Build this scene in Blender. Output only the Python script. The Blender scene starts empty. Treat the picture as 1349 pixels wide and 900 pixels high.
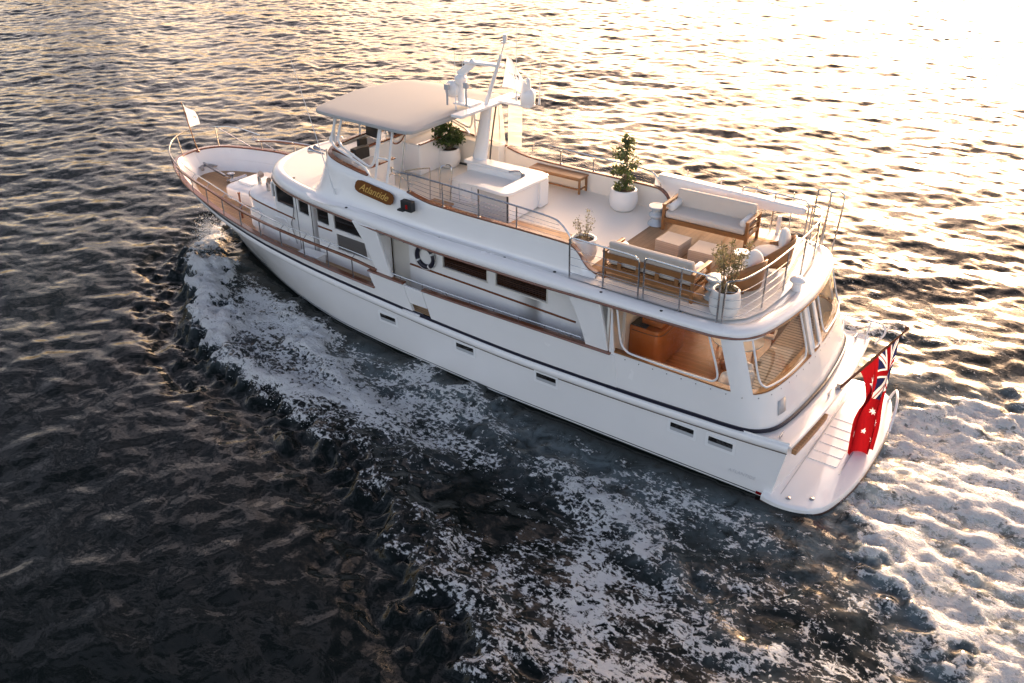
import bpy, bmesh, math, random
import numpy as np
from mathutils import Vector, Matrix
R = math.radians
PI = math.pi
random.seed(7)
rng = np.random.default_rng(11)
scn = bpy.context.scene
COL = scn.collection

# ------------------------------------------------------------------ camera
cd = bpy.data.cameras.new("camera")
cam = bpy.data.objects.new("camera", cd)
COL.objects.link(cam)
cam.location = (25.09, -17.42, 12.14)
cam.rotation_euler = (R(90 - 30.1), 0, R(35.2))
cd.sensor_width = 36.0
cd.lens = 36.0 * 1190 / 1349
cd.clip_start = 0.3
cd.clip_end = 9000
scn.camera = cam

# ------------------------------------------------------------------ light
SUN_EL = 8.5
SUN_AZ = -8.0          # degrees from +Y towards +X
wd = bpy.data.worlds.new("World")
scn.world = wd
wd.use_nodes = True
wn = wd.node_tree
for n in list(wn.nodes):
    wn.nodes.remove(n)
sky = wn.nodes.new("ShaderNodeTexSky")
sky.sky_type = 'NISHITA'
sky.sun_disc = False
sky.sun_elevation = R(SUN_EL)
sky.sun_rotation = R(SUN_AZ)
sky.altitude = 0
sky.air_density = 1.0
sky.dust_density = 6.0
sky.ozone_density = 0.6
tint = wn.nodes.new("ShaderNodeMix"); tint.data_type = 'RGBA'; tint.blend_type = 'MULTIPLY'
tint.inputs[0].default_value = 1.0
tint.inputs[7].default_value = (1.02, 0.945, 0.985, 1)
bg = wn.nodes.new("ShaderNodeBackground")
bg.inputs[1].default_value = 0.15
wo = wn.nodes.new("ShaderNodeOutputWorld")
wn.links.new(sky.outputs[0], tint.inputs[6])
# thin broken evening cloud across the upper sky
wtc = wn.nodes.new("ShaderNodeTexCoord")
wsp = wn.nodes.new("ShaderNodeSeparateXYZ"); wn.links.new(wtc.outputs["Generated"], wsp.inputs[0])
def wmath(op, a, b_):
    n_ = wn.nodes.new("ShaderNodeMath"); n_.operation = op
    for i, q_ in enumerate((a, b_)):
        if isinstance(q_, (int, float)): n_.inputs[i].default_value = q_
        else: wn.links.new(q_, n_.inputs[i])
    return n_.outputs[0]
wz = wmath('ADD', wmath('MAXIMUM', wsp.outputs["Z"], 0.0), 0.12)
wcb = wn.nodes.new("ShaderNodeCombineXYZ")
wn.links.new(wmath('DIVIDE', wsp.outputs["X"], wz), wcb.inputs[0]); wn.links.new(wmath('DIVIDE', wsp.outputs["Y"], wz), wcb.inputs[1])
wnz = wn.nodes.new("ShaderNodeTexNoise"); wnz.inputs["Scale"].default_value = 4.2; wnz.inputs["Detail"].default_value = 7; wnz.inputs["Roughness"].default_value = 0.55; wnz.inputs["Distortion"].default_value = 0.5
wn.links.new(wcb.outputs[0], wnz.inputs["Vector"])
wmr = wn.nodes.new("ShaderNodeMapRange"); wmr.interpolation_type = 'SMOOTHSTEP'; wmr.inputs[1].default_value = 0.47; wmr.inputs[2].default_value = 0.58
wn.links.new(wnz.outputs["Fac"], wmr.inputs[0])
wcm = wn.nodes.new("ShaderNodeMix"); wcm.data_type = 'RGBA'
wcm.inputs[6].default_value = (0.27, 0.285, 0.335, 1); wcm.inputs[7].default_value = (2.25, 1.98, 1.86, 1)
wn.links.new(wmr.outputs[0], wcm.inputs[0])
wmul = wn.nodes.new("ShaderNodeMix"); wmul.data_type = 'RGBA'; wmul.blend_type = 'MULTIPLY'; wmul.inputs[0].default_value = 1.0
wn.links.new(tint.outputs[2], wmul.inputs[6]); wn.links.new(wcm.outputs[2], wmul.inputs[7])
# brighter air near the horizon, deeper overhead
wel = wmath('MULTIPLY', wmath('POWER', 2.718, wmath('MULTIPLY', wmath('MAXIMUM', wsp.outputs["Z"], 0.0), -2.6)), 3.5)
wvb = wn.nodes.new("ShaderNodeVectorMath"); wvb.operation = 'MULTIPLY_ADD'
wvb.inputs[1].default_value = (0.95, 0.99, 1.03); wvb.inputs[2].default_value = (0.58, 0.58, 0.58)
# horizon glow dimmed towards the bow side, added to tone down its sea reflection
wbk = wmath('MULTIPLY', wmath('MAXIMUM', wmath('MULTIPLY', wsp.outputs["X"], -1.0), 0.0), 0.48)
wel = wmath('MULTIPLY', wel, wmath('SUBTRACT', 1.0, wbk))
wn.links.new(wel, wvb.inputs[0])
wm3 = wn.nodes.new("ShaderNodeVectorMath"); wm3.operation = 'MULTIPLY'
wn.links.new(wmul.outputs[2], wm3.inputs[0]); wn.links.new(wvb.outputs[0], wm3.inputs[1])
wn.links.new(wm3.outputs[0], bg.inputs[0])
wn.links.new(bg.outputs[0], wo.inputs[0])
sl = bpy.data.lights.new("sun", 'SUN')
sl.energy = 2.0
sl.angle = R(0.5)
sl.color = (1.0, 0.91, 0.82)
sun = bpy.data.objects.new("sun", sl)
COL.objects.link(sun)
sdir = Vector((math.sin(R(SUN_AZ)) * math.cos(R(SUN_EL)), math.cos(R(SUN_AZ)) * math.cos(R(SUN_EL)), math.sin(R(SUN_EL))))
sun.rotation_euler = (-sdir).to_track_quat('-Z', 'Y').to_euler()
sun.location = sdir * 200
scn.view_settings.view_transform = 'Standard'
scn.view_settings.look = 'None'
scn.view_settings.gamma = 1
scn.view_settings.exposure = 1.46
scn.cycles.max_bounces = 8
scn.cycles.transparent_max_bounces = 12
scn.cycles.sample_clamp_indirect = 6
scn.cycles.caustics_reflective = False
scn.cycles.caustics_refractive = False

# ------------------------------------------------------------------ materials
def mat(name, col, rough=0.5, metal=0.0, spec=0.5, coat=0.0, var=0.0, vscale=3.0, bump=0.0, bscale=40.0, rvar=0.0):
    m = bpy.data.materials.new(name)
    m.use_nodes = True
    nt = m.node_tree
    b = nt.nodes["Principled BSDF"]
    b.inputs["Base Color"].default_value = (*col, 1)
    b.inputs["Roughness"].default_value = rough
    b.inputs["Metallic"].default_value = metal
    b.inputs["Specular IOR Level"].default_value = spec
    if coat:
        b.inputs["Coat Weight"].default_value = coat
        b.inputs["Coat Roughness"].default_value = 0.08
    if var or bump or rvar:
        tc = nt.nodes.new("ShaderNodeTexCoord")
    if var or rvar:
        nz = nt.nodes.new("ShaderNodeTexNoise")
        nz.inputs["Scale"].default_value = vscale
        nz.inputs["Detail"].default_value = 6
        nt.links.new(tc.outputs["Object"], nz.inputs["Vector"])
    if var:
        mx = nt.nodes.new("ShaderNodeMix"); mx.data_type = 'RGBA'
        mx.inputs[6].default_value = (*[c * (1 - var) for c in col], 1)
        mx.inputs[7].default_value = (*[min(1, c * (1 + var)) for c in col], 1)
        nt.links.new(nz.outputs["Fac"], mx.inputs[0])
        nt.links.new(mx.outputs[2], b.inputs["Base Color"])
    if rvar:
        mr = nt.nodes.new("ShaderNodeMapRange")
        mr.inputs[1].default_value = 0.3; mr.inputs[2].default_value = 0.7
        mr.inputs[3].default_value = rough - rvar; mr.inputs[4].default_value = rough + rvar
        nt.links.new(nz.outputs["Fac"], mr.inputs[0])
        nt.links.new(mr.outputs[0], b.inputs["Roughness"])
    if bump:
        n2 = nt.nodes.new("ShaderNodeTexNoise")
        n2.inputs["Scale"].default_value = bscale
        n2.inputs["Detail"].default_value = 4
        bp = nt.nodes.new("ShaderNodeBump")
        bp.inputs["Strength"].default_value = bump
        bp.inputs["Distance"].default_value = 0.01
        nt.links.new(tc.outputs["Object"], n2.inputs["Vector"])
        nt.links.new(n2.outputs["Fac"], bp.inputs["Height"])
        nt.links.new(bp.outputs[0], b.inputs["Normal"])
    return m

def plank_mat(name, col, seam, width, axis='Y', rough=0.5, var=0.25, grain=(1, 18, 18), seamw=0.08, coat=0.0, wander=0.0):
    """boards running across `axis` with dark seams and wood grain"""
    m = bpy.data.materials.new(name)
    m.use_nodes = True
    nt = m.node_tree; L = nt.links
    b = nt.nodes["Principled BSDF"]
    b.inputs["Roughness"].default_value = rough
    if coat:
        b.inputs["Coat Weight"].default_value = coat
        b.inputs["Coat Roughness"].default_value = 0.1
    tc = nt.nodes.new("ShaderNodeTexCoord")
    sp = nt.nodes.new("ShaderNodeSeparateXYZ")
    L.new(tc.outputs["Object"], sp.inputs[0])
    d = nt.nodes.new("ShaderNodeMath"); d.operation = 'DIVIDE'; d.inputs[1].default_value = width
    L.new(sp.outputs[axis], d.inputs[0])
    fr = nt.nodes.new("ShaderNodeMath"); fr.operation = 'FRACT'; L.new(d.outputs[0], fr.inputs[0])
    fl = nt.nodes.new("ShaderNodeMath"); fl.operation = 'FLOOR'; L.new(d.outputs[0], fl.inputs[0])
    lt = nt.nodes.new("ShaderNodeMath"); lt.operation = 'LESS_THAN'; lt.inputs[1].default_value = seamw
    L.new(fr.outputs[0], lt.inputs[0])
    wn_ = nt.nodes.new("ShaderNodeTexWhiteNoise"); wn_.noise_dimensions = '1D'; L.new(fl.outputs[0], wn_.inputs["W"])
    mp = nt.nodes.new("ShaderNodeMapping"); mp.inputs["Scale"].default_value = grain
    L.new(tc.outputs["Object"], mp.inputs["Vector"])
    nz = nt.nodes.new("ShaderNodeTexNoise"); nz.inputs["Scale"].default_value = 1.6; nz.inputs["Detail"].default_value = 7
    L.new(mp.outputs[0], nz.inputs["Vector"])
    ad = nt.nodes.new("ShaderNodeMath"); ad.operation = 'MULTIPLY_ADD'; ad.inputs[1].default_value = 0.5
    L.new(wn_.outputs["Value"], ad.inputs[0]); L.new(nz.outputs["Fac"], ad.inputs[2])
    mr = nt.nodes.new("ShaderNodeMapRange"); mr.inputs[1].default_value = 0.3; mr.inputs[2].default_value = 1.2
    L.new(ad.outputs[0], mr.inputs[0])
    mx = nt.nodes.new("ShaderNodeMix"); mx.data_type = 'RGBA'
    mx.inputs[6].default_value = (*[c * (1 - var) for c in col], 1)
    mx.inputs[7].default_value = (*[min(1, c * (1 + var)) for c in col], 1)
    L.new(mr.outputs[0], mx.inputs[0])
    m2 = nt.nodes.new("ShaderNodeMix"); m2.data_type = 'RGBA'
    m2.inputs[7].default_value = (*seam, 1)
    L.new(lt.outputs[0], m2.inputs[0]); L.new(mx.outputs[2], m2.inputs[6])
    L.new(m2.outputs[2], b.inputs["Base Color"])
    return m

M = {}
M['white'] = mat('white_gelcoat', (0.80, 0.785, 0.78), 0.22, coat=0.4, var=0.025, vscale=1.5, rvar=0.06)
M['hull'] = mat('hull_gelcoat', (0.79, 0.78, 0.785), 0.2, coat=0.5, var=0.04, vscale=0.8, rvar=0.06, bump=0.35, bscale=1.3)
M['top'] = mat('hardtop_paint', (0.39, 0.385, 0.38), 0.6, spec=0.12, var=0.02, vscale=1.2)
M['roof'] = mat('nonskid_white', (0.74, 0.73, 0.71), 0.55, var=0.03, vscale=2.0, bump=0.25, bscale=260)
M['floor'] = mat('cream_deck', (0.83, 0.77, 0.69), 0.5, var=0.035, vscale=1.8, bump=0.2, bscale=260)
M['sundeck'] = plank_mat('white_planked_deck', (0.72, 0.70, 0.67), (0.36, 0.33, 0.31), 0.135, 'Y', 0.5, 0.05, (1, 9, 9), 0.06)
M['sofft'] = mat('white_lining', (0.7, 0.67, 0.62), 0.5)
M['varnish'] = mat('varnished_teak', (0.155, 0.046, 0.017), 0.25, coat=0.35, var=0.35, vscale=5)
M['teakdeck'] = plank_mat('teak_deck', (0.44, 0.27, 0.145), (0.05, 0.035, 0.025), 0.075, 'Y', 0.6, 0.28, (1, 16, 16), 0.13)
M['teakfloor'] = plank_mat('varnished_floor', (0.33, 0.12, 0.04), (0.12, 0.05, 0.02), 0.07, 'Y', 0.25, 0.2, (1, 16, 16), 0.08)
M['teak'] = mat('oiled_teak', (0.27, 0.118, 0.040), 0.45, var=0.3, vscale=6)
M['teakpale'] = plank_mat('teak_bench_top', (0.37, 0.19, 0.085), (0.12, 0.06, 0.03), 0.09, 'Y', 0.5, 0.22, (1, 14, 14), 0.1)
M['mahog'] = mat('mahogany', (0.36, 0.115, 0.03), 0.25, coat=0.5, var=0.4, vscale=2.5)
M['steel'] = mat('stainless', (0.46, 0.46, 0.47), 0.2, metal=1.0)
M['alu'] = mat('white_tube', (0.78, 0.78, 0.79), 0.3)
M['navy'] = mat('navy_paint', (0.008, 0.008, 0.022), 0.4)
M['dark'] = mat('black_rubber', (0.015, 0.015, 0.016), 0.6)
M['antifoul'] = mat('bottom_paint', (0.018, 0.022, 0.024), 0.5, var=0.3)
M['brownline'] = mat('brown_line', (0.06, 0.03, 0.022), 0.4)
M['fabric'] = mat('cream_canvas', (0.58, 0.515, 0.455), 0.9, var=0.05, vscale=4, bump=0.3, bscale=220)
M['fabricw'] = mat('white_canvas', (0.74, 0.71, 0.68), 0.9, var=0.04, vscale=4, bump=0.3, bscale=200)
M['rug'] = plank_mat('woven_rug', (0.36, 0.225, 0.125), (0.25, 0.15, 0.085), 0.12, 'X', 0.9, 0.22, (9, 9, 9), 0.06)
M['stone'] = plank_mat('travertine', (0.50, 0.40, 0.32), (0.44, 0.34, 0.26), 0.045, 'Z', 0.6, 0.12, (2, 2, 30), 0.3)
M['pot'] = mat('white_ceramic', (0.76, 0.74, 0.72), 0.3, coat=0.3, var=0.03, vscale=2)
M['soil'] = mat('soil', (0.06, 0.035, 0.02), 0.95, var=0.4, vscale=30)
M['drum'] = mat('blue_grey_glaze', (0.42, 0.48, 0.53), 0.25, coat=0.4, var=0.1)
M['bark'] = mat('bark', (0.16, 0.11, 0.07), 0.9, var=0.3, vscale=20)
M['glassdark'] = mat('tinted_glass', (0.012, 0.010, 0.009), 0.05, spec=0.8)
M['blind'] = plank_mat('glass_over_blinds', (0.042, 0.017, 0.008), (0.012, 0.006, 0.004), 0.05, 'Z', 0.08, 0.5, (0.7, 2, 6), 0.35)
M['grey'] = mat('grey_screen', (0.115, 0.105, 0.10), 0.6, var=0.08)
M['bargrey'] = mat('grey_panel', (0.40, 0.41, 0.43), 0.35)  # plain grey; on the bar end it stands for shade
M['signwood'] = mat('sign_wood', (0.15, 0.052, 0.010), 0.65, spec=0.2, var=0.35, vscale=6)
M['gold'] = mat('gold_leaf', (0.50, 0.31, 0.08), 0.35, metal=0.4)
def cloth_mat(name, c):
    m = bpy.data.materials.new(name); m.use_nodes = True; nt = m.node_tree
    nt.nodes.remove(nt.nodes["Principled BSDF"])
    d_ = nt.nodes.new("ShaderNodeBsdfDiffuse"); d_.inputs[0].default_value = (*c, 1)
    t_ = nt.nodes.new("ShaderNodeBsdfTranslucent"); t_.inputs[0].default_value = (*c, 1)
    x_ = nt.nodes.new("ShaderNodeMixShader"); x_.inputs[0].default_value = 0.33
    nt.links.new(d_.outputs[0], x_.inputs[1]); nt.links.new(t_.outputs[0], x_.inputs[2]); nt.links.new(x_.outputs[0], nt.nodes["Material Output"].inputs[0])
    return m
M['red'] = cloth_mat('flag_red', (0.25, 0.007, 0.011))
M['flagwhite'] = cloth_mat('flag_white', (0.82, 0.81, 0.81))
M['flagblue'] = cloth_mat('flag_blue', (0.016, 0.02, 0.075))
M['ink'] = mat('flag_ink', (0.05, 0.05, 0.06), 0.7)
M['rattan'] = mat('rattan', (0.40, 0.26, 0.15), 0.7, var=0.4, vscale=40, bump=0.6, bscale=90)
M['letter'] = mat('faint_lettering', (0.58, 0.58, 0.60), 0.4)
M['cushion_dark'] = plank_mat('striped_cushion', (0.42, 0.36, 0.31), (0.12, 0.10, 0.09), 0.12, 'Y', 0.9, 0.1, (6, 6, 6), 0.3)

def leaf_mat(name, c1, c2):
    m = bpy.data.materials.new(name); m.use_nodes = True
    nt = m.node_tree; L = nt.links
    b = nt.nodes["Principled BSDF"]; b.inputs["Roughness"].default_value = 0.45
    g = nt.nodes.new("ShaderNodeNewGeometry")
    mx = nt.nodes.new("ShaderNodeMix"); mx.data_type = 'RGBA'
    mx.inputs[6].default_value = (*c1, 1); mx.inputs[7].default_value = (*c2, 1)
    L.new(g.outputs["Random Per Island"], mx.inputs[0])
    L.new(mx.outputs[2], b.inputs["Base Color"])
    tr = nt.nodes.new("ShaderNodeBsdfTranslucent")
    L.new(mx.outputs[2], tr.inputs[0])
    ms = nt.nodes.new("ShaderNodeMixShader"); ms.inputs[0].default_value = 0.35
    L.new(b.outputs[0], ms.inputs[1]); L.new(tr.outputs[0], ms.inputs[2])
    L.new(ms.outputs[0], nt.nodes["Material Output"].inputs[0])
    return m
M['leafdark'] = leaf_mat('glossy_dark_leaf', (0.02, 0.042, 0.012), (0.07, 0.12, 0.025))
M['leaffig'] = leaf_mat('fig_leaf', (0.035, 0.055, 0.018), (0.14, 0.17, 0.055))
M['leafolive'] = leaf_mat('olive_leaf', (0.12, 0.11, 0.05), (0.30, 0.27, 0.15))

M['leafcorner'] = leaf_mat('dusty_leaf', (0.06, 0.06, 0.025), (0.22, 0.20, 0.10))
def clear_mat(name, tint_, gl=0.12, bumpk=0.0, haze=0.0):
    m = bpy.data.materials.new(name); m.use_nodes = True
    nt = m.node_tree; L = nt.links
    nt.nodes.remove(nt.nodes["Principled BSDF"])
    t = nt.nodes.new("ShaderNodeBsdfTransparent"); t.inputs[0].default_value = (*tint_, 1)
    g = nt.nodes.new("ShaderNodeBsdfGlossy"); g.inputs[1].default_value = 0.06
    fr = nt.nodes.new("ShaderNodeLayerWeight"); fr.inputs[0].default_value = 0.35
    mr = nt.nodes.new("ShaderNodeMapRange"); mr.inputs[3].default_value = gl * 0.4; mr.inputs[4].default_value = min(1, gl * 5)
    L.new(fr.outputs["Fresnel"], mr.inputs[0])
    if bumpk:
        tc = nt.nodes.new("ShaderNodeTexCoord")
        nz = nt.nodes.new("ShaderNodeTexNoise"); nz.inputs["Scale"].default_value = 2.2; nz.inputs["Detail"].default_value = 3; nz.inputs["Distortion"].default_value = 0.8
        L.new(tc.outputs["Object"], nz.inputs["Vector"])
        bp = nt.nodes.new("ShaderNodeBump"); bp.inputs["Strength"].default_value = bumpk; bp.inputs["Distance"].default_value = 0.15
        L.new(nz.outputs["Fac"], bp.inputs["Height"]); L.new(bp.outputs[0], g.inputs["Normal"])
    ms = nt.nodes.new("ShaderNodeMixShader")
    L.new(mr.outputs[0], ms.inputs[0]); L.new(t.outputs[0], ms.inputs[1]); L.new(g.outputs[0], ms.inputs[2])
    last = ms
    if haze:
        df = nt.nodes.new("ShaderNodeBsdfDiffuse"); df.inputs[0].default_value = (0.75, 0.70, 0.64, 1)
        tl = nt.nodes.new("ShaderNodeBsdfTranslucent"); tl.inputs[0].default_value = (0.75, 0.70, 0.64, 1)
        a = nt.nodes.new("ShaderNodeMixShader"); a.inputs[0].default_value = 0.5
        L.new(df.outputs[0], a.inputs[1]); L.new(tl.outputs[0], a.inputs[2])
        m2 = nt.nodes.new("ShaderNodeMixShader"); m2.inputs[0].default_value = haze
        L.new(ms.outputs[0], m2.inputs[1]); L.new(a.outputs[0], m2.inputs[2]); last = m2
    L.new(last.outputs[0], nt.nodes["Material Output"].inputs[0])
    return m
M['vinyl'] = clear_mat('clear_vinyl', (0.93, 0.91, 0.88), 0.10, 0.12)
M['curtain'] = clear_mat('milky_curtain', (0.9, 0.88, 0.84), 0.06, 0.15, haze=0.55)
M['clearpane'] = clear_mat('clear_screen', (0.9, 0.9, 0.9), 0.06)

# ------------------------------------------------------------------ mesh helpers
class MB:
    def __init__(s):
        s.v = []; s.f = []; s.mi = []
    def add(s, verts, faces, mi=0):
        o = len(s.v)
        s.v += [tuple(p) for p in verts]
        s.f += [tuple(i + o for i in q) for q in faces]
        s.mi += [mi] * len(faces)
        return s
    def box(s, c, d, rz=0.0, rot=None, mi=0):
        m = rot if rot is not None else Matrix.Rotation(rz, 3, 'Z')
        h = [x / 2 for x in d]
        vs = []
        for dz in (-1, 1):
            for dx, dy in ((-1, -1), (1, -1), (1, 1), (-1, 1)):
                p = m @ Vector((dx * h[0], dy * h[1], dz * h[2]))
                vs.append((c[0] + p.x, c[1] + p.y, c[2] + p.z))
        return s.add(vs, [(0, 3, 2, 1), (4, 5, 6, 7), (0, 1, 5, 4), (1, 2, 6, 5), (2, 3, 7, 6), (3, 0, 4, 7)], mi)
    def bar(s, a, b, w, h, mi=0):
        """rectangular bar from a to b; w sideways, h upwards"""
        a = Vector(a); b = Vector(b); d = (b - a); L = d.length; d.normalize()
        up = Vector((0, 0, 1)) if abs(d.z) < 0.95 else Vector((1, 0, 0))
        r = d.cross(up).normalized(); u = r.cross(d)
        vs = []
        for p in (a, b):
            for i, j in ((-1, -1), (1, -1), (1, 1), (-1, 1)):
                vs.append(p + r * (i * w / 2) + u * (j * h / 2))
        return s.add(vs, [(0, 1, 2, 3), (7, 6, 5, 4), (0, 4, 5, 1), (1, 5, 6, 2), (2, 6, 7, 3), (3, 7, 4, 0)], mi)
    def tube(s, pts, r, n=8, closed=False, mi=0, cap=True):
        pts = [Vector(p) for p in pts]
        N = len(pts)
        rr = r if isinstance(r, (list, tuple)) else [r] * N
        rings = []
        prev = None
        for i in range(N):
            if closed:
                t = pts[(i + 1) % N] - pts[i - 1]
            else:
                t = pts[min(i + 1, N - 1)] - pts[max(i - 1, 0)]
            if t.length < 1e-9: t = Vector((0, 0, 1))
            t.normalize()
            if prev is None:
                a = Vector((0, 0, 1)) if abs(t.z) < 0.9 else Vector((1, 0, 0))
                u = t.cross(a).normalized()
            else:
                u = prev - t * prev.dot(t)
                if u.length < 1e-6: u = t.orthogonal()
                u.normalize()
            prev = u
            w = t.cross(u)
            rings.append([pts[i] + (u * math.cos(2 * PI * k / n) + w * math.sin(2 * PI * k / n)) * rr[i] for k in range(n)])
        vs = [p for ring in rings for p in ring]
        fs = []
        M_ = N if closed else N - 1
        for i in range(M_):
            j = (i + 1) % N
            for k in range(n):
                l = (k + 1) % n
                fs.append((i * n + k, i * n + l, j * n + l, j * n + k))
        if cap and not closed:
            fs.append(tuple(range(n - 1, -1, -1)))
            fs.append(tuple((N - 1) * n + k for k in range(n)))
        return s.add(vs, fs, mi)
    def lathe(s, prof, c=(0, 0, 0), n=28, mi=0, sx=1.0, sy=1.0, rot=None):
        vs = []; fs = []
        for (r, z) in prof:
            for k in range(n):
                a = 2 * PI * k / n
                p = Vector((r * math.cos(a) * sx, r * math.sin(a) * sy, z))
                if rot is not None: p = rot @ p
                vs.append((c[0] + p.x, c[1] + p.y, c[2] + p.z))
        for i in range(len(prof) - 1):
            for k in range(n):
                l = (k + 1) % n
                fs.append((i * n + k, i * n + l, (i + 1) * n + l, (i + 1) * n + k))
        if prof[0][0] > 1e-6: fs.append(tuple(range(n - 1, -1, -1)))
        if prof[-1][0] > 1e-6: fs.append(tuple((len(prof) - 1) * n + k for k in range(n)))
        return s.add(vs, fs, mi)
    def prism(s, poly, axis, a, b, mi=0):
        """poly (u,v) extruded along axis 'x','y','z' from a to b"""
        n = len(poly)
        def P(u, v, w):
            return {'x': (w, u, v), 'y': (u, w, v), 'z': (u, v, w)}[axis]
        vs = [P(u, v, a) for u, v in poly] + [P(u, v, b) for u, v in poly]
        fs = [tuple(range(n - 1, -1, -1)), tuple(range(n, 2 * n))]
        fs += [(i, (i + 1) % n, n + (i + 1) % n, n + i) for i in range(n)]
        return s.add(vs, fs, mi)
    def grid(s, rows, mi=0, closed=False):
        """rows: list of equal-length point lists"""
        n = len(rows[0]); vs = [p for r in rows for p in r]; fs = []
        for i in range(len(rows) - 1):
            for k in range(n if closed else n - 1):
                l = (k + 1) % n
                fs.append((i * n + k, i * n + l, (i + 1) * n + l, (i + 1) * n + k))
        return s.add(vs, fs, mi)
    def build(s, name, mats, parent=None, smooth=40, bevel=0.0, seg=2, solid=0.0, fixn=True):
        me = bpy.data.meshes.new(name)
        me.from_pydata(s.v, [], s.f)
        if not isinstance(mats, (list, tuple)): mats = [mats]
        for m in mats: me.materials.append(m)
        if len(mats) > 1: me.polygons.foreach_set("material_index", s.mi)
        if fixn:
            bm = bmesh.new(); bm.from_mesh(me)
            bmesh.ops.remove_doubles(bm, verts=bm.verts, dist=1e-5)
            bmesh.ops.recalc_face_normals(bm, faces=bm.faces)
            bm.to_mesh(me); bm.free()
        if smooth:
            me.polygons.foreach_set("use_smooth", [True] * len(me.polygons))
            me.set_sharp_from_angle(angle=R(smooth))
        me.update()
        o = bpy.data.objects.new(name, me)
        COL.objects.link(o)
        if parent is not None: o.parent = parent
        if solid:
            md = o.modifiers.new("thickness", 'SOLIDIFY'); md.thickness = solid; md.offset = 0
        if bevel:
            md = o.modifiers.new("bevel", 'BEVEL'); md.width = bevel; md.segments = seg; md.limit_method = 'ANGLE'; md.angle_limit = R(40)
        return o

def thing(name, label, cat, loc=(0, 0, 0), rz=0.0, group=None):
    o = bpy.data.objects.new(name, None)
    o.empty_display_size = 0.2
    o.location = loc; o.rotation_euler = (0, 0, rz)
    COL.objects.link(o)
    o['label'] = label; o['category'] = cat
    if group: o['group'] = group
    return o
def tag(o, label, cat, group=None):
    o['label'] = label; o['category'] = cat
    if group: o['group'] = group
    return o
def dup_tree(o, parent=None):
    c = o.copy(); COL.objects.link(c)
    if parent is not None: c.parent = parent
    for ch in [x for x in bpy.data.objects if x.parent == o and x != c]:
        dup_tree(ch, c)
    return c

def rrect(w, h, r, n=5):
    """rounded rectangle outline centred on 0"""
    out = []
    for cx, cy, a0 in ((w / 2 - r, h / 2 - r, 0), (-w / 2 + r, h / 2 - r, 90), (-w / 2 + r, -h / 2 + r, 180), (w / 2 - r, -h / 2 + r, 270)):
        for k in range(n + 1):
            a = R(a0 + 90 * k / n)
            out.append((cx + r * math.cos(a), cy + r * math.sin(a)))
    return out
def smooth_path(pts, per=6):
    """Catmull-Rom through pts"""
    P = [Vector(p) for p in pts]; out = []
    for i in range(len(P) - 1):
        p0 = P[max(i - 1, 0)]; p1 = P[i]; p2 = P[i + 1]; p3 = P[min(i + 2, len(P) - 1)]
        for k in range(per):
            t = k / per
            out.append(0.5 * ((2 * p1) + (p2 - p0) * t + (2 * p0 - 5 * p1 + 4 * p2 - p3) * t * t + (3 * p1 - p0 - 3 * p2 + p3) * t ** 3))
    out.append(P[-1])
    return out

# ------------------------------------------------------------------ boat shape tables (x aft from the stem, y starboard, z up)
XT = 21.3
def smooth_interp(x, xs, ys):
    # monotone-ish cubic hermite
    xs = list(xs); ys = list(ys)
    if x <= xs[0]: return ys[0]
    if x >= xs[-1]: return ys[-1]
    i = max(k for k in range(len(xs)) if xs[k] <= x)
    h = xs[i + 1] - xs[i]
    def sl_(k):
        if k == 0: return (ys[1] - ys[0]) / (xs[1] - xs[0])
        if k == len(xs) - 1: return (ys[-1] - ys[-2]) / (xs[-1] - xs[-2])
        a = (ys[k] - ys[k - 1]) / (xs[k] - xs[k - 1]); b = (ys[k + 1] - ys[k]) / (xs[k + 1] - xs[k])
        if a * b <= 0: return 0
        return 2 * a * b / (a + b)
    t = (x - xs[i]) / h; m0 = sl_(i) * h; m1 = sl_(i + 1) * h
    return (2 * t ** 3 - 3 * t * t + 1) * ys[i] + (t ** 3 - 2 * t * t + t) * m0 + (-2 * t ** 3 + 3 * t * t) * ys[i + 1] + (t ** 3 - t * t) * m1
def b_deck(x):
    return smooth_interp(x, [0, .04, .15, .4, .75, 1.2, 2.1, 3, 4, 6, 8, 10, 20.3, 21.3], [0, .34, .66, 1.0, 1.26, 1.5, 1.9, 2.15, 2.35, 2.56, 2.63, 2.66, 2.66, 2.62])
def b_wl(x):
    return smooth_interp(x, [1.9, 2.5, 4.5, 6, 7.4, 9, 11.8, 15, 21.3], [0.0, .32, 1.1, 1.62, 1.98, 2.26, 2.48, 2.6, 2.6])
def cap_low(x): return smooth_interp(x, [0, 2, 4, 6, 8, 10.2, 13, 22], [2.7, 2.55, 2.3, 2.07, 1.92, 1.82, 1.75, 1.75])
def z_navy(x): return smooth_interp(x, [0, 2, 4, 6, 8, 10, 12, 15, 17.5, 20, 21.3], [2.42, 2.27, 2.04, 1.83, 1.67, 1.56, 1.45, 1.37, 1.40, 1.49, 1.55])
def z_deck(x): return smooth_interp(x, [0, 3, 5, 8, 10, 13, 22], [2.05, 1.92, 1.8, 1.66, 1.57, 1.5, 1.5])
def z_lip(x): return smooth_interp(x, [5, 6.2, 7.6, 9.5, 11, 12.5, 15, 17, 20.6], [3.62, 3.58, 3.53, 3.48, 3.41, 3.355, 3.35, 3.385, 3.43])
def lip_h(x): return smooth_interp(x, [5, 14, 18.5, 21], [0.27, 0.27, 0.17, 0.155])
def z_fly(x): return smooth_interp(x, [8, 12, 15, 16.2, 21], [3.74, 3.68, 3.62, 3.575, 3.56])
def stem_x(z):
    t = max(0.0, min(1.0, z / 2.7))
    return 1.9 * (1 - t) ** 1.15 + (0.9 * min(1, -z) if z < 0 else 0)
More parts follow.
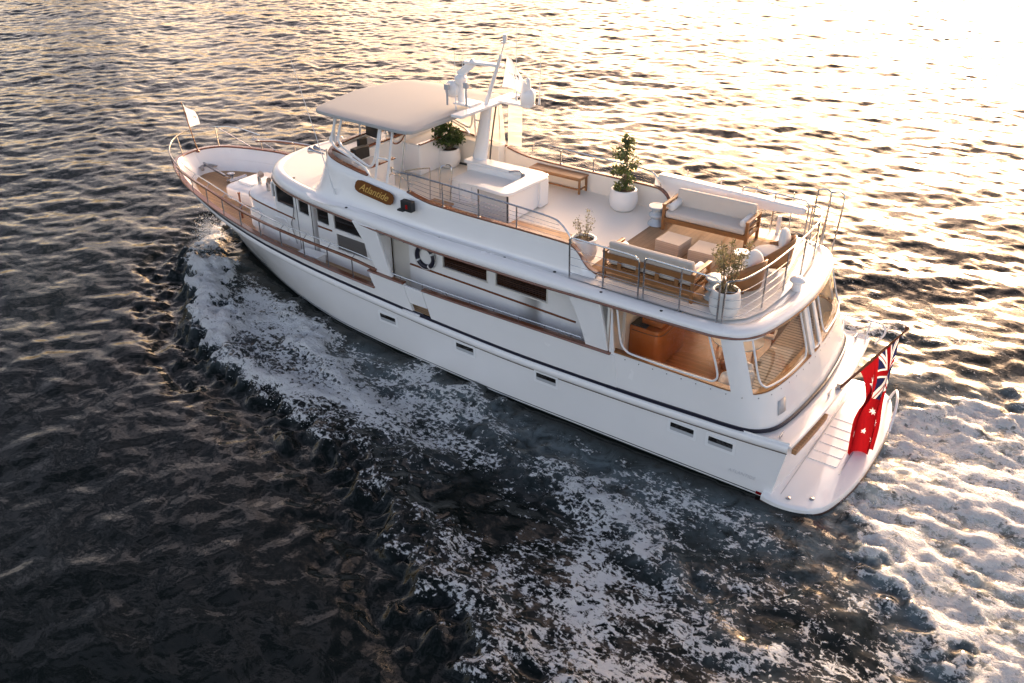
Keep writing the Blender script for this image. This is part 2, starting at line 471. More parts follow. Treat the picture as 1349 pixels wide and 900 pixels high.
def hull_pt(u, z):
    xs = stem_x(z)
    x = xs + u * (XT - 0.22 * max(0, (1.45 - z)) / 1.45 - xs)
    bd = b_deck(u * XT); bw = b_wl(1.9 + u * (XT - 1.9))
    cap = cap_low(u * XT)
    t = z / cap
    if t >= 0:
        p = 1.0 + 0.55 * max(0, 1 - u * 2.2)
        y = bw + (bd - bw) * min(t, 1.15) ** p
    else:
        y = bw * (1 - 0.35 * min(1, -z) ** 1.4)
    return x, y
def u_at(x, z):
    lo, hi = 0.0, 1.0
    for _ in range(40):
        m = (lo + hi) / 2
        if hull_pt(m, z)[0] < x: lo = m
        else: hi = m
    return (lo + hi) / 2
def hull_edge(x, z):           # half breadth at true x and height z
    return hull_pt(u_at(x, z), z)[1]

# ------------------------------------------------------------------ the yacht
Y = thing('motor_yacht', 'white classic motor yacht with teak trim cruising through dark water', 'yacht', (0, 0, 0))

def xs_bow(a, b, n):           # x samples, dense near the stem
    return [a + (b - a) * (k / n) ** 1.8 for k in range(n + 1)] if a < 1 else [a + (b - a) * k / n for k in range(n + 1)]

def normals2d(P):
    N = []
    for i in range(len(P)):
        a = P[max(i - 1, 0)]; b = P[min(i + 1, len(P) - 1)]
        tx, ty = b[0] - a[0], b[1] - a[1]; l = math.hypot(tx, ty) or 1
        N.append((ty / l, -tx / l))
    return N
def sweep(mb, P, prof, closed_prof=True, mi=0, flip=1):
    """prof: list of (outward, up) offsets swept along P"""
    Nn = normals2d(P)
    rows = []
    for p, n in zip(P, Nn):
        rows.append([(p[0] + flip * n[0] * o, p[1] + flip * n[1] * o, p[2] + h) for o, h in prof])
    mb.grid(rows, mi, closed=closed_prof)
    if closed_prof:
        k = len(prof); base = len(mb.v) - len(rows) * k
        mb.f.append(tuple(base + i for i in range(k))); mb.mi.append(mi)
        mb.f.append(tuple(base + (len(rows) - 1) * k + i for i in reversed(range(k)))); mb.mi.append(mi)
    return mb
def around(xs, zf, inset=0.0):
    """path starboard-aft -> bow -> port-aft on the hull surface (outward normal is on the right-hand side)"""
    port = []
    for x in xs:
        z = zf(x); u = x / XT
        px, py = hull_pt(u, z)
        port.append((px, -max(0, py - inset), z))
    st = [(x, -y, z) for x, y, z in reversed(port) if y < -1e-6]
    return st + port
def side_path(xs, zf, side, inset=0.0):
    out = []
    for x in xs:
        z = zf(x); px, py = hull_pt(x / XT, z)
        out.append((px, side * (py - inset), z))
    return out

# hull skin ---------------------------------------------------------------
xs_all = [XT * (k / 90) ** 1.5 for k in range(91)]
def hull_rows(zlev):
    rows = []
    for zf in zlev:
        row = []
        port = []
        for x in xs_all:
            z = zf(x); px, py = hull_pt(x / XT, z); port.append((px, -py, z))
        row = [(a, -b, c) for a, b, c in reversed(port[1:])] + port
        rows.append(row)
    return rows
boot = lambda x: 0.10 + 0.22 * max(0, 1 - x / 7)
zn = z_navy
lev1 = [lambda x: -0.9, lambda x: -0.3, lambda x: boot(x) - 0.06]
lev_line = [lambda x: boot(x) - 0.06, lambda x: boot(x) - 0.025]
lev_dark2 = [lambda x: boot(x) - 0.025, lambda x: boot(x)]
lev2 = [(lambda t: (lambda x: boot(x) + (zn(x) - boot(x)) * t))(t) for t in (0, .06, .15, .3, .45, .6, .75, .9, 1.0)]
h = MB()
h.grid(hull_rows(lev1), 1)
h.grid(hull_rows(lev_line), 0)
h.grid(hull_rows(lev_dark2), 1)
h.grid(hull_rows(lev2), 0)
hull = h.build('hull', [M['hull'], M['antifoul']], Y, smooth=50)

# transom
t = MB()
rows = []
for z in (-0.9, -0.3, 0.1, 0.4, 0.7, 1.0, 1.3, 1.47):
    row = []
    x0, y0 = hull_pt(1.0, z)
    for k in range(25):
        s = -1 + 2 * k / 24
        row.append((x0 + 0.16 * (1 - s * s), s * y0, z))
    rows.append(row)
t.grid(rows)
t.build('transom', M['hull'], Y, smooth=50)

# white half-round rub rail, brown line and navy stripe
rub = MB(); navy = MB(); brown = MB()
xsr = [0.35 + (XT - 0.35) * (k / 80) ** 1.25 for k in range(81)]
for sgn in (-1, 1):
    P = side_path(xsr, lambda x: zn(x) - 0.14, sgn)
    fl = 1 if sgn < 0 else -1
    prof = [(-0.02, -0.10), (0.03, -0.10), (0.065, -0.06), (0.075, 0.0), (0.065, 0.06), (0.03, 0.095), (-0.02, 0.095)]
    sweep(rub, P, prof, flip=fl)
    P2 = side_path(xsr, lambda x: zn(x) - 0.265, sgn)
    sweep(brown, P2, [(-0.01, -0.012), (0.012, -0.012), (0.012, 0.012), (-0.01, 0.012)], flip=fl)
    P3 = side_path([x for x in xsr if x < 20.1], zn, sgn)
    sweep(navy, P3, [(-0.03, -0.04), (0.014, -0.04), (0.014, 0.035), (-0.03, 0.035)], flip=fl)
rub.build('rub_rail', M['white'], Y, smooth=60)
brown.build('trim_line', M['brownline'], Y)
navy.build('navy_stripe', M['navy'], Y)

# decks -------------------------------------------------------------------
d = MB()
rows = []
for x in [0.25 + (17.3 - 0.25) * (k / 70) ** 1.3 for k in range(71)]:
    z = z_deck(x); y = max(0.02, hull_edge(max(x, stem_x(z) + 0.05), z) - 0.05)
    rows.append([(x, -y + 2 * y * k / 8, z) for k in range(9)])
d.grid(rows)
d.build('main_deck', M['teakdeck'], Y)

# bulwarks: thick white walls --------------------------------------------------
def wall_strip(mb, xs, z0f, z1f, side, th=0.08):
    n = 5
    outer = []; inner = []
    for k in range(n + 1):
        row = []
        for x in xs:
            z = z0f(x) + (z1f(x) - z0f(x)) * k / n
            px, py = hull_pt(x / XT, z); row.append((px, side * py, z))
        outer.append(row)
    for k in range(n + 1):
        inner.append([])
    for k in range(n + 1):
        P = outer[k]; N = normals2d(P)
        for p, nn in zip(P, N):
            f = th if side < 0 else -th
            y = p[1] - nn[1] * f
            if side < 0: y = min(y, -0.0)
            else: y = max(y, 0.0)
            inner[k].append((p[0] - nn[0] * f, y, p[2]))
    loop = outer + inner[::-1]
    mb.grid([[loop[j][i] for j in range(len(loop))] for i in range(len(xs))], closed=True)
    k = len(loop); base = len(mb.v) - len(xs) * k
    mb.f.append(tuple(base + i for i in range(k))); mb.mi.append(0)
    mb.f.append(tuple(base + (len(xs) - 1) * k + i for i in reversed(range(k)))); mb.mi.append(0)
XSTEP = 10.15
def cap_hi(x): return smooth_interp(x, [10.15, 11.3, 13, 17.2], [2.27, 2.22, 2.19, 2.21])
bw = MB()
xf = [XSTEP * (k / 60) ** 1.9 for k in range(61)]
for sgn in (-1, 1):
    wall_strip(bw, xf, lambda x: min(zn(x) + 0.0, z_deck(x) - 0.02), cap_low, sgn)
bw.build('bow_bulwark', M['white'], Y, smooth=50)
for sgn in (-1, 1):
    bw = MB(); wall_strip(bw, [XSTEP, 10.6, 11.0, 11.29], lambda x: zn(x), cap_hi, sgn); bw.build('side_bulwark', M['white'], Y, smooth=50)
    bw = MB(); wall_strip(bw, [11.9 + (17.3 - 11.9) * k / 12 for k in range(13)], lambda x: zn(x), cap_hi, sgn); bw.build('side_bulwark', M['white'], Y, smooth=50)
    g = MB(); wall_strip(g, [11.31, 11.5, 11.7, 11.88], lambda x: 1.74, lambda x: cap_hi(x) - 0.03, sgn, 0.05); g.build('boarding_gate', M['white'], Y, smooth=50)
    g = MB(); g.box((11.6, sgn * 2.60, 1.47), (0.56, 0.2, 0.05)); g.build('boarding_step', M['white'], Y, bevel=0.01)
    g = MB(); g.box((10.64, sgn * 2.663, 2.02), (0.66, 0.012, 0.15)); g.build('freeing_port', M['grey'], Y)

# teak caps
c = MB()
P = around([XSTEP * (k / 70) ** 1.9 for k in range(71)], cap_low)
sweep(c, P, [(0.045, 0.0), (0.055, 0.025), (0.04, 0.05), (-0.10, 0.05), (-0.115, 0.025), (-0.10, 0.0)])
c.build('bulwark_cap', M['varnish'], Y, smooth=50)
for sgn in (-1, 1):
    fl = 1 if sgn < 0 else -1
    for a, b_ in ((XSTEP, 11.3), (11.9, 17.2)):
        c = MB(); P = side_path([a + (b_ - a) * k / 20 for k in range(21)], cap_hi, sgn)
        sweep(c, P, [(0.035, 0.0), (0.045, 0.02), (0.03, 0.045), (-0.10, 0.045), (-0.115, 0.02), (-0.10, 0.0)], flip=fl)
        c.build('bulwark_cap', M['varnish'], Y, smooth=50)

# upper teak rail on steel stanchions (bow to step)
def z_rail(x): return smooth_interp(x, [1.3, 2, 3.5, 5, 7, 9.4, 10.2, 11.3], [2.86, 2.9, 2.86, 2.66, 2.50, 2.42, 2.34, 2.27])
rail = None
for sgn in (-1, 1):
    r = MB(); stl = MB()
    stn = []
    xr = [1.3 + (XSTEP - 1.3 + 0.1) * k / 40 for k in range(41)]
    P = []
    for x in xr:
        px, py = hull_pt(x / XT, cap_low(x)); P.append((px, sgn * (py - 0.0), z_rail(x)))
    fl = 1 if sgn < 0 else -1
    sweep(r, P, [(0.04, 0.0), (0.045, 0.025), (0.03, 0.045), (-0.03, 0.045), (-0.045, 0.025), (-0.04, 0.0)], flip=fl)
    # slim steel rail just above and inside
    P2 = [(a, b_ - sgn * 0.16, z + 0.12) for a, b_, z in P]
    stl.tube(P2, 0.014, 6)
    for x in (1.45, 2.55, 3.4, 4.2, 5.0, 5.85, 6.7, 7.6, 8.5, 9.4):
        px, py = hull_pt(x / XT, cap_low(x))
        stn.append(((px, sgn * py, cap_low(x) + 0.04), (px, sgn * py, z_rail(x) + 0.01), (px, sgn * (py - 0.16), z_rail(x) + 0.12)))
    rl = r.build('deck_rail', M['varnish'], Y, smooth=50)
    stl.build('safety_rail', M['steel'], rl)
    for a, b_, c_ in stn:
        q = MB(); q.tube([a, b_], 0.017, 8); q.tube([b_, c_], 0.01, 6); q.build('stanchion', M['steel'], rl)
# bow pulpit ring
q = MB()
ring = []
for x, y, z in [(1.5, -1.62, 2.95), (0.75, -1.34, 3.12), (0.26, -0.9, 3.28), (0.02, -0.4, 3.36), (-0.04, 0, 3.38), (0.0, 0.4, 3.37), (0.2, 0.9, 3.34), (0.75, 1.34, 3.28), (1.5, 1.62, 3.1)]:
    ring.append((x, y, z))
q.tube(smooth_path(ring), 0.02, 8)
for x, y, z in ((-0.1, -0.42, 3.34), (0.2, 0.88, 3.32)):
    q.tube([(x, y, z), (x + 0.12, y * 0.94, 2.72)], 0.018, 8)
q.tube([(0.2, 0.9, 3.34), (1.15, 1.46, 2.68)], 0.014, 6)
q.tube([(1.2, 1.5, 3.05), (1.95, 1.83, 2.6)], 0.014, 6)
q.tube([(0.75, -1.34, 3.12), (0.7, -1.24, 2.72)], 0.016, 8)
q.build('bow_pulpit', M['steel'], Y)
# side grab rail on aft bulwark cap
for sgn in (-1, 1):
    q = MB(); gr = []
    pts = [(hull_pt(x / XT, 2.2)[0], sgn * (hull_pt(x / XT, 2.2)[1] - 0.1), cap_hi(x) + 0.12) for x in np.linspace(10.3, 16.4, 20)]
    q.tube(pts, 0.014, 6)
    for x in (10.4, 11.25, 11.95, 12.7, 13.4, 14.1, 14.8, 15.5, 16.2):
        gr.append((x, sgn * (hull_pt(x / XT, 2.2)[1] - 0.1), cap_hi(x)))
    g_ = q.build('grab_rail', M['steel'], Y)
    for x, y, z in gr:
        q = MB(); q.tube([(x, y, z + 0.03), (x, y, z + 0.12)], 0.011, 6); q.build('stanchion', M['steel'], g_)

# ---------------- superstructure: forward trunk ------------------------------
def outline_sym(pts):          # pts from front centre to aft (x, half)  -> port list
    return pts
t = MB()
poly = []
for x, y in ((4.45, 0.0), (4.47, 0.6), (4.55, 1.2), (4.72, 1.6), (5.0, 1.84), (5.6, 1.93), (6.9, 1.96)):
    poly.append((x, -y))
poly = smooth_path([(a, b_, 0) for a, b_ in poly], 4)
port = [(p.x, p.y) for p in poly]
def trunk_top(x): return 2.93 - 0.1 * (x - 4.5)
rows = []
Pt = [(x, y, 0) for x, y in reversed(port)] + [(x, -y, 0) for x, y in port[1:]]
Nn = normals2d(Pt)
for off, zf in ((0, lambda x: z_deck(x) - 0.02), (0, lambda x: trunk_top(x) - 0.04), (-0.02, lambda x: trunk_top(x)), (-0.16, lambda x: trunk_top(x) + 0.05)):
    rows.append([(p[0] - n[0] * off, p[1] - n[1] * off, zf(p[0])) for p, n in zip(Pt, Nn)])
sgnfix = 1
t.grid(rows)
m = len(Pt); top = rows[-1]
for i in range(m // 2 - 1 + 1):
    a, b_ = top[i], top[i + 1]; c_, d_ = top[m - 2 - i], top[m - 1 - i]
    if i < m - 2 - i: t.add([a, b_, c_, d_], [(0, 1, 2, 3)])
trunk = t.build('forward_cabin', M['white'], Y, smooth=35)
q = MB()
sweep(q, [(p[0], p[1], trunk_top(p[0]) - 0.06) for p in Pt], [(-0.005, -0.022), (0.02, -0.018), (0.02, 0.018), (-0.005, 0.022)], flip=1)
sweep(q, [(p[0], p[1], trunk_top(p[0]) - 0.06) for p in Pt], [(-0.005, -0.022), (0.02, -0.018), (0.02, 0.018), (-0.005, 0.022)], flip=-1)
q.build('teak_moulding', M['varnish'], trunk, fixn=False)
for x0, w, hh, zc in ((5.3, 0.46, 0.6, 2.27), (6.3, 0.56, 0.66, 2.2)):
    q = MB(); q.prism([(x0 + a, zc + b_) for a, b_ in rrect(w, hh, 0.12)], 'y', -1.985, -1.92); q.build('side_hatch', M['white'], trunk, bevel=0.008)
# mast step / samson post and cowl vents on the trunk
for x, y in ((4.75, -1.25), (5.25, -1.38)):
    q = MB()
    z0 = trunk_top(x) + 0.04
    q.tube(smooth_path([(x, y, z0), (x, y, z0 + 0.2), (x + 0.02, y, z0 + 0.28), (x + 0.1, y, z0 + 0.33)]), [0.055] * 12 + [0.06, 0.065, 0.07, 0.08, 0.09, 0.1, 0.1], 12)
    q.build('cowl_vent', M['steel'], trunk)
q = MB(); q.tube([(4.1, -1.55, z_deck(4.1)), (4.1, -1.55, 2.62)], 0.03, 10); q.tube([(4.1, -1.55, 2.62), (4.1, -1.55, 2.66)], 0.045, 10)
q.build('flag_post', M['varnish'], Y)

# low hatch trunk on the foredeck
q = MB()
def hatch_poly(s): return [(3.4 + a * s, b_ * s) for a, b_ in rrect(2.0, 1.7, 0.3)]
z0 = 1.86
q.grid([[(a, b_, z) for a, b_ in hatch_poly(s)] for s, z in ((1.0, z0 - 0.1), (1.0, z0 + 0.34), (0.985, z0 + 0.40), (0.93, z0 + 0.44))], closed=True)
tp = hatch_poly(0.93); n0 = len(q.v) - len(tp); q.f.append(tuple(n0 + i for i in range(len(tp)))); q.mi.append(0)
ht = q.build('foredeck_hatch', M['white'], Y, smooth=40)
for x, y in ((2.95, 0.0), (3.85, 0.05)):
    q = MB(); q.prism([(x + a, y + b_) for a, b_ in rrect(0.75, 0.8, 0.12)], 'z', z0 + 0.43, z0 + 0.50); q.build('hatch_lid', M['white'], ht, bevel=0.015)

# anchor, roller and windlass
q = MB()
q.bar((0.0, 0.16, 2.36), (1.35, 0.10, 2.12), 0.07, 0.07)
q.bar((0.15, 0.16, 2.30), (0.55, -0.12, 2.2), 0.1, 0.04)
q.bar((0.15, 0.16, 2.30), (0.6, 0.42, 2.2), 0.1, 0.04)
q.tube([(0.35, -0.12, 2.24), (0.35, 0.44, 2.24)], 0.03, 8)
q.build('bow_anchor', M['steel'], Y, bevel=0.008)
q = MB()
q.lathe([(0.17, 0), (0.17, 0.06), (0.09, 0.09), (0.08, 0.2), (0.13, 0.24), (0.13, 0.29), (0.0, 0.31)], (1.65, 0.12, 1.97), 18)
q.box((1.9, 0.12, 2.04), (0.36, 0.24, 0.16)); q.tube([(1.95, -0.22, 2.12), (1.95, 0.46, 2.12)], 0.07, 12)
for k in range(14):
    q.tube([(1.3 + 0.02 * k, 0.12 + 0.012 * (-1) ** k, 2.1), (1.34 + 0.02 * k, 0.12, 2.1)], 0.018, 6)
q.build('windlass', M['steel'], Y, bevel=0.006)
for c_ in ((0.55, 0.72, 2.03), (0.75, -0.75, 2.0)):
    q = MB(); q.lathe([(0.07, 0), (0.07, 0.1), (0.1, 0.13), (0.0, 0.15)], c_, 12); q.build('bollard', M['steel'], Y)

# ---------------- deck house walls --------------------------------------------
def wall_y(mb, y, x0, x1, z0f, z1f, holes=(), th=0.05):
    """wall in plane y with rectangular/trapezoid holes [(xa,xb,za,zb)]"""
    xs = sorted({x0, x1, *[h_[0] for h_ in holes], *[h_[1] for h_ in holes], *[x0 + (x1 - x0) * k / 14 for k in range(15)]})
    for a, b_ in zip(xs[:-1], xs[1:]):
        if b_ - a < 1e-6: continue
        mid = (a + b_) / 2
        hs = sorted([h_ for h_ in holes if h_[0] - 1e-6 <= mid <= h_[1] + 1e-6], key=lambda q_: q_[2](mid))
        segs = []; lo = z0f
        for h_ in hs:
            segs.append((lo, h_[2])); lo = h_[3]
        segs.append((lo, z1f))
        for f0, f1 in segs:
            vs = []
            for yy in (y - th / 2, y + th / 2):
                vs += [(a, yy, f0(a)), (b_, yy, f0(b_)), (b_, yy, f1(b_)), (a, yy, f1(a))]
            mb.add(vs, [(0, 1, 2, 3), (7, 6, 5, 4), (0, 4, 5, 1), (1, 5, 6, 2), (2, 6, 7, 3), (3, 7, 4, 0)])
HY = 1.93
lip0 = lambda x: z_lip(x) - 0.01
deck0 = lambda x: z_deck(x) - 0.02
sill_w = lambda x: smooth_interp(x, [5.6, 6.9, 8.2, 9.6], [3.04, 2.91, 2.73, 2.66])
sill_s = lambda x: 2.60 - 0.022 * (x - 12)
topw = lambda x: z_lip(x) - 0.12
wheel_wins = [(6.24, 6.92), (7.1, 7.48), (7.78, 8.22)]
saloon_wins = [(12.12, 13.45), (13.72, 15.15)]
hw = MB()
for sgn in (-1, 1):
    holes = [(a, b_, sill_w, topw) for a, b_ in wheel_wins] + [(8.42, 9.45, sill_w, topw)]
    holes += [(8.47, 9.66, lambda x: 2.12 - 0.02 * (x - 8.5), lambda x: 2.58 - 0.03 * (x - 8.5))]
    holes += [(a, b_, sill_s, topw) for a, b_ in saloon_wins]
    holes += [(9.98, 10.2, lambda x: 2.95, topw)]
    holes += [(10.38, 11.02, lambda x: z_deck(x) + 0.06, topw)]
    wall_y(hw, sgn * HY, 6.2, 17.2, deck0, lip0, holes)
# rounded wheelhouse front
fr = [(6.2, -HY), (6.02, -1.87), (5.9, -1.65), (5.82, -1.1), (5.78, -0.5), (5.77, 0.0)]
fr = [(p.x, p.y) for p in smooth_path([(a, b_, 0) for a, b_ in fr], 4)]
fr = fr + [(a, -b_) for a, b_ in reversed(fr[:-1])]
hw.grid([[(a, b_, trunk_top(5.5) - 0.3) for a, b_ in fr], [(a, b_, 3.1) for a, b_ in fr]])
hw.grid([[(a, b_, z_lip(5.6) - 0.14) for a, b_ in fr], [(a, b_, z_lip(6.0) + 0.0) for a, b_ in fr]])
house = hw.build('deck_house', M['white'], Y, smooth=35)
q = MB(); q.grid([[(a + 0.02, b_ * 0.99, 3.1) for a, b_ in fr], [(a + 0.02, b_ * 0.99, z_lip(5.6) - 0.13) for a, b_ in fr]])
q.build('windscreen', M['glassdark'], house, smooth=60)
for k in (3, 8, 12, 17, 21, 26, 31, 36):
    if k < len(fr):
        q = MB(); a, b_ = fr[k]; q.bar((a, b_, 3.08), (a, b_, z_lip(5.6) - 0.1), 0.07, 0.05); q.build('windscreen_pillar', M['white'], house)
def pane(sgn, a, b_, z0, z1, name='window', m_='glassdark', n=8, curve=0):
    q = MB(); lo = []; hi = []
    for k in range(n + 1):
        x = a + (b_ - a) * k / n
        lo.append((x, sgn * (HY - 0.012), z0(x) - 0.01)); hi.append((x, sgn * (HY - 0.012), z1(x) + 0.01))
    q.grid([lo, hi]); return q.build(name, M[m_], house)
for sgn in (-1, 1):
    for a, b_ in wheel_wins: pane(sgn, a - .01, b_ + .01, sill_w, topw)
    pane(sgn, 8.41, 9.46, sill_w, topw)
    for a, b_ in saloon_wins:
        pw_ = pane(sgn, a - .01, b_ + .01, sill_s, topw, 'window', 'blind')
        q = MB(); yy = sgn * (HY + 0.028)
        q.bar((a - .03, yy, sill_s(a) - .015), (b_ + .03, yy, sill_s(b_) - .015), 0.02, 0.03)
        q.bar((a - .015, yy, sill_s(a) - .015), (a - .015, yy, topw(a)), 0.02, 0.03); q.bar((b_ + .015, yy, sill_s(b_) - .015), (b_ + .015, yy, topw(b_)), 0.02, 0.03)
        q.build('window_frame', M['sofft'], pw_)
    pane(sgn, 9.97, 10.21, lambda x: 2.95, topw)
    pane(sgn, 8.46, 9.67, lambda x: 2.12 - 0.02 * (x - 8.5), lambda x: 2.58 - 0.03 * (x - 8.5), 'window_screen', 'grey')
    # white fairing that rounds the after ends of the openings
    q = MB(); yy = sgn * (HY + 0.03)
    pts = [(8.72, topw(8.72) + 0.02)]
    for k in range(9):
        a = k / 8
        pts.append((8.72 + 0.85 * math.sin(a * PI / 2), topw(8.72) - (1 - math.cos(a * PI / 2)) * 1.3))
    pts += [(9.62, 2.1), (10.0, 2.1), (9.75, topw(9.7) + 0.02)]
    q.prism(pts, 'y', yy - 0.02, yy + 0.02); q.build('window_fairing', M['white'], house, smooth=30)
    # door in its recess
    q = MB(); q.box((10.7, sgn * (HY - 0.10), 2.5), (0.66, 0.04, 1.9)); dr = q.build('side_door', M['sofft'], house)
    q = MB(); q.tube([(10.9, sgn * (HY - 0.06), 2.95), (10.9, sgn * (HY - 0.03), 2.95), (10.8, sgn * (HY - 0.03), 2.9)], 0.02, 6); q.build('handle', M['steel'], dr)
    # teak waist moulding
    q = MB()
    q.prism([(11.05, 2.42), (15.95, 2.29), (15.95, 2.25), (11.05, 2.38)], 'y', sgn * (HY + 0.02), sgn * (HY + 0.055)); 
    q.build('teak_moulding', M['varnish'], house); q = MB()
    q.prism([(7.8, 2.66), (8.32, 2.64), (8.32, 2.60), (7.8, 2.62)], 'y', sgn * (HY + 0.02), sgn * (HY + 0.05))
    q.build('teak_moulding', M['varnish'], house)
    # wheelhouse door seams
    q = MB()
    for x in (7.02, 7.58):
        q.box((x, sgn * (HY + 0.027), (z_deck(x) + topw(x)) / 2), (0.018, 0.008, topw(x) - z_deck(x)))
    q.build('door_seam', M['dark'], house)
# steel post alongside wheelhouse door
q = MB(); q.tube(smooth_path([(6.95, -HY - 0.06, 3.0), (6.9, -HY - 0.08, 2.7), (6.8, -HY - 0.08, 2.45), (6.9, -HY - 0.06, 1.9)]), 0.016, 6)
q.build('door_grab_handle', M['steel'], house)

# raked wing pillars joining roof and bulwark
for sgn in (-1, 1):
    q = MB()
    pts = [(9.78, z_lip(9.8) + 0.02), (10.58, z_lip(10.6) + 0.02), (10.75, 2.95), (11.02, 2.26), (10.5, 2.28), (10.35, 2.6), (10.15, 3.0)]
    q.prism(pts, 'y', sgn * 2.56, sgn * 2.64)
    q.build('wing_pillar', M['white'], Y, smooth=30, bevel=0.012)
    q = MB()
    pts = [(15.75, z_lip(15.8) + 0.02), (16.9, z_lip(16.9) + 0.02), (17.18, 2.22), (16.62, 2.22), (16.5, 2.55), (16.3, 3.0), (16.1, 3.3)]
    q.prism(pts, 'y', sgn * 2.56, sgn * 2.64)
    q.build('wing_pillar', M['white'], Y, smooth=30, bevel=0.012)

# ---------------- upper deck / roof --------------------------------------------
RO = [(5.35, 0.0), (5.38, 0.5), (5.47, 0.95), (5.7, 1.45), (6.1, 1.87), (6.8, 2.2), (7.8, 2.42), (9.2, 2.57), (11, 2.64), (14, 2.68), (17, 2.70), (19.0, 2.69), (19.55, 2.66), (19.95, 2.5), (20.2, 2.22), (20.34, 1.85), (20.45, 1.3), (20.53, 0.65), (20.56, 0.0)]
ro = [(p.x, p.y) for p in smooth_path([(a, b_, 0) for a, b_ in RO], 6)]
ro[0] = (ro[0][0], 0.0); ro[-1] = (ro[-1][0], 0.0)
roofP = [(x, -y, z_lip(x)) for x, y in ro]                     # port, front to aft
roofLoop = roofP + [(x, y, z_lip(x)) for x, y in reversed(ro[1:-1])]
nl = len(roofLoop)
Nl = []
for i in range(nl):
    a = roofLoop[i - 1]; b_ = roofLoop[(i + 1) % nl]
    tx, ty = b_[0] - a[0], b_[1] - a[1]; l = math.hypot(tx, ty); Nl.append((-ty / l, tx / l))   # inward
if Nl[5][1] < 0: Nl = [(-a, -b_) for a, b_ in Nl]
def roof_ring(off, dz):
    return [(p[0] + n[0] * off, p[1] + n[1] * off, p[2] + (dz * lip_h(p[0]) / 0.158 if dz > 0 else dz)) for p, n in zip(roofLoop, Nl)]
edge_prof = [(0.30, -0.02), (0.02, 0.0), (0.0, 0.015), (0.0, 0.05), (0.015, 0.085), (0.05, 0.12), (0.11, 0.145), (0.2, 0.158), (0.28, 0.155), (0.31, 0.14)]
q = MB(); rr = [roof_ring(o, dz) for o, dz in edge_prof]
q.grid(rr, closed=True); q.build('roof_edge', M['white'], Y, smooth=50)
q = MB(); q.tube([(p[0] - n[0] * 0.0, p[1] - n[1] * 0.0, p[2] - 0.012) for p, n in zip(roofLoop, Nl)], 0.028, 6, closed=True)
q.build('roof_trim', M['varnish'], Y)
# top skin with a slight camber
def cross_fill(ring, dzc=0.0, seg=8, zfix=None):
    n = len(ring); hlf = n // 2
    port = ring[:hlf + 1]; st = [ring[0]] + [ring[n - i] for i in range(1, hlf)] + [ring[hlf]]
    rows = []
    for a, b_ in zip(port, st):
        rows.append([tuple(a[k] + (b_[k] - a[k]) * s / seg + ((dzc * 4 * (s / seg) * (1 - s / seg)) if k == 2 else 0) for k in range(3)) for s in range(seg + 1)])
    return rows
q = MB(); q.grid([[(a, b_, min(c_, 3.595) if a > 15.9 else c_) for a, b_, c_ in r_] for r_ in cross_fill(roof_ring(0.31, 0.142), 0.0)]); q.build('roof_deck', M['roof'], Y, smooth=40)
q = MB(); q.grid(cross_fill(roof_ring(0.30, -0.02), 0.0)); q.build('roof_lining', M['sofft'], Y, smooth=40)

# fly bridge: planked sun deck aft, cream deck forward
q = MB()
xs_ = [16.0, 17, 18, 19, 19.5, 19.85, 20.03, 20.1]
hb_ = [2.46, 2.46, 2.46, 2.44, 2.36, 2.0, 1.5, 0.6]
q.grid([[(x, -y_ + 2 * y_ * k / 8, 3.612) for k in range(9)] for x, y_ in zip(xs_, hb_)])
q.build('sun_deck', M['sundeck'], Y)
q = MB()
q.grid([[(x, -2.06 + 4.12 * k / 6, z_fly(x) + 0.06) for k in range(7)] for x in np.linspace(8.2, 16.15, 12)])
q.build('bridge_deck', M['floor'], Y)

# coaming of the fly bridge -------------------------------------------------------
CP = [(8.15, 0.0, 4.82), (8.15, 0.9, 4.81), (8.22, 1.5, 4.79), (8.45, 1.9, 4.75), (8.85, 2.05, 4.68), (9.5, 2.09, 4.58), (10.2, 2.1, 4.49), (10.8, 2.1, 4.43), (11.15, 2.1, 4.39), (11.5, 2.1, 4.31), (11.85, 2.1, 4.25), (12.3, 2.1, 4.225), (13.3, 2.1, 4.21), (14.6, 2.1, 4.21), (15.6, 2.1, 4.2), (15.85, 2.1, 4.17), (16.02, 2.1, 4.06), (16.15, 2.1, 3.9), (16.3, 2.1, 3.76), (16.5, 2.1, 3.68)]
cp = smooth_path(CP, 5)
capath = [(p.x, -p.y, p.z) for p in cp]                     # port, front to aft
cN = normals2d(capath)
def knuckle(p):
    x = p[0]
    f = max(0, min(1, (12.5 - x) / 3.5))
    return 0.12 + 0.22 * f + 0.12 * max(0, min(1, 1 - (x - 8.4) / 0.8))
def roof_top(x): return z_lip(x) + lip_h(x) * 0.94
co = MB(); ci = MB()
for sgn in (1, -1):
    rows = []
    for p, n in zip(capath, cN):
        nx, ny = n
        k = knuckle(p)
        zt = p[2]; zb = min(roof_top(p[0] + nx * k), zt - 0.02)
        hgt = zt - zb
        r_ = []
        for f, e in ((0.0, 1.0), (0.10, 0.96), (0.28, 0.72), (0.5, 0.42), (0.72, 0.18), (0.88, 0.05), (1.0, 0.0), (1.5, -0.02)):
            r_.append((p[0] + nx * k * f, sgn * (p[1] + ny * k * f), zb + hgt * e))
        rows.append(r_)
    co.grid(rows)
    rows = []
    for p, n in zip(capath, cN):
        zb = min(z_fly(p[0]) + 0.05, p[2] - 0.02)
        rows.append([(p[0], sgn * p[1], p[2]), (p[0] - n[0] * 0.07, sgn * (p[1] - n[1] * 0.07), p[2]), (p[0] - n[0] * 0.08, sgn * (p[1] - n[1] * 0.08), zb)])
    ci.grid(rows)
coam = co.build('bridge_coaming', M['white'], Y, smooth=60)
ci.build('coaming_lining', M['floor'], coam, smooth=40)
tk = MB()
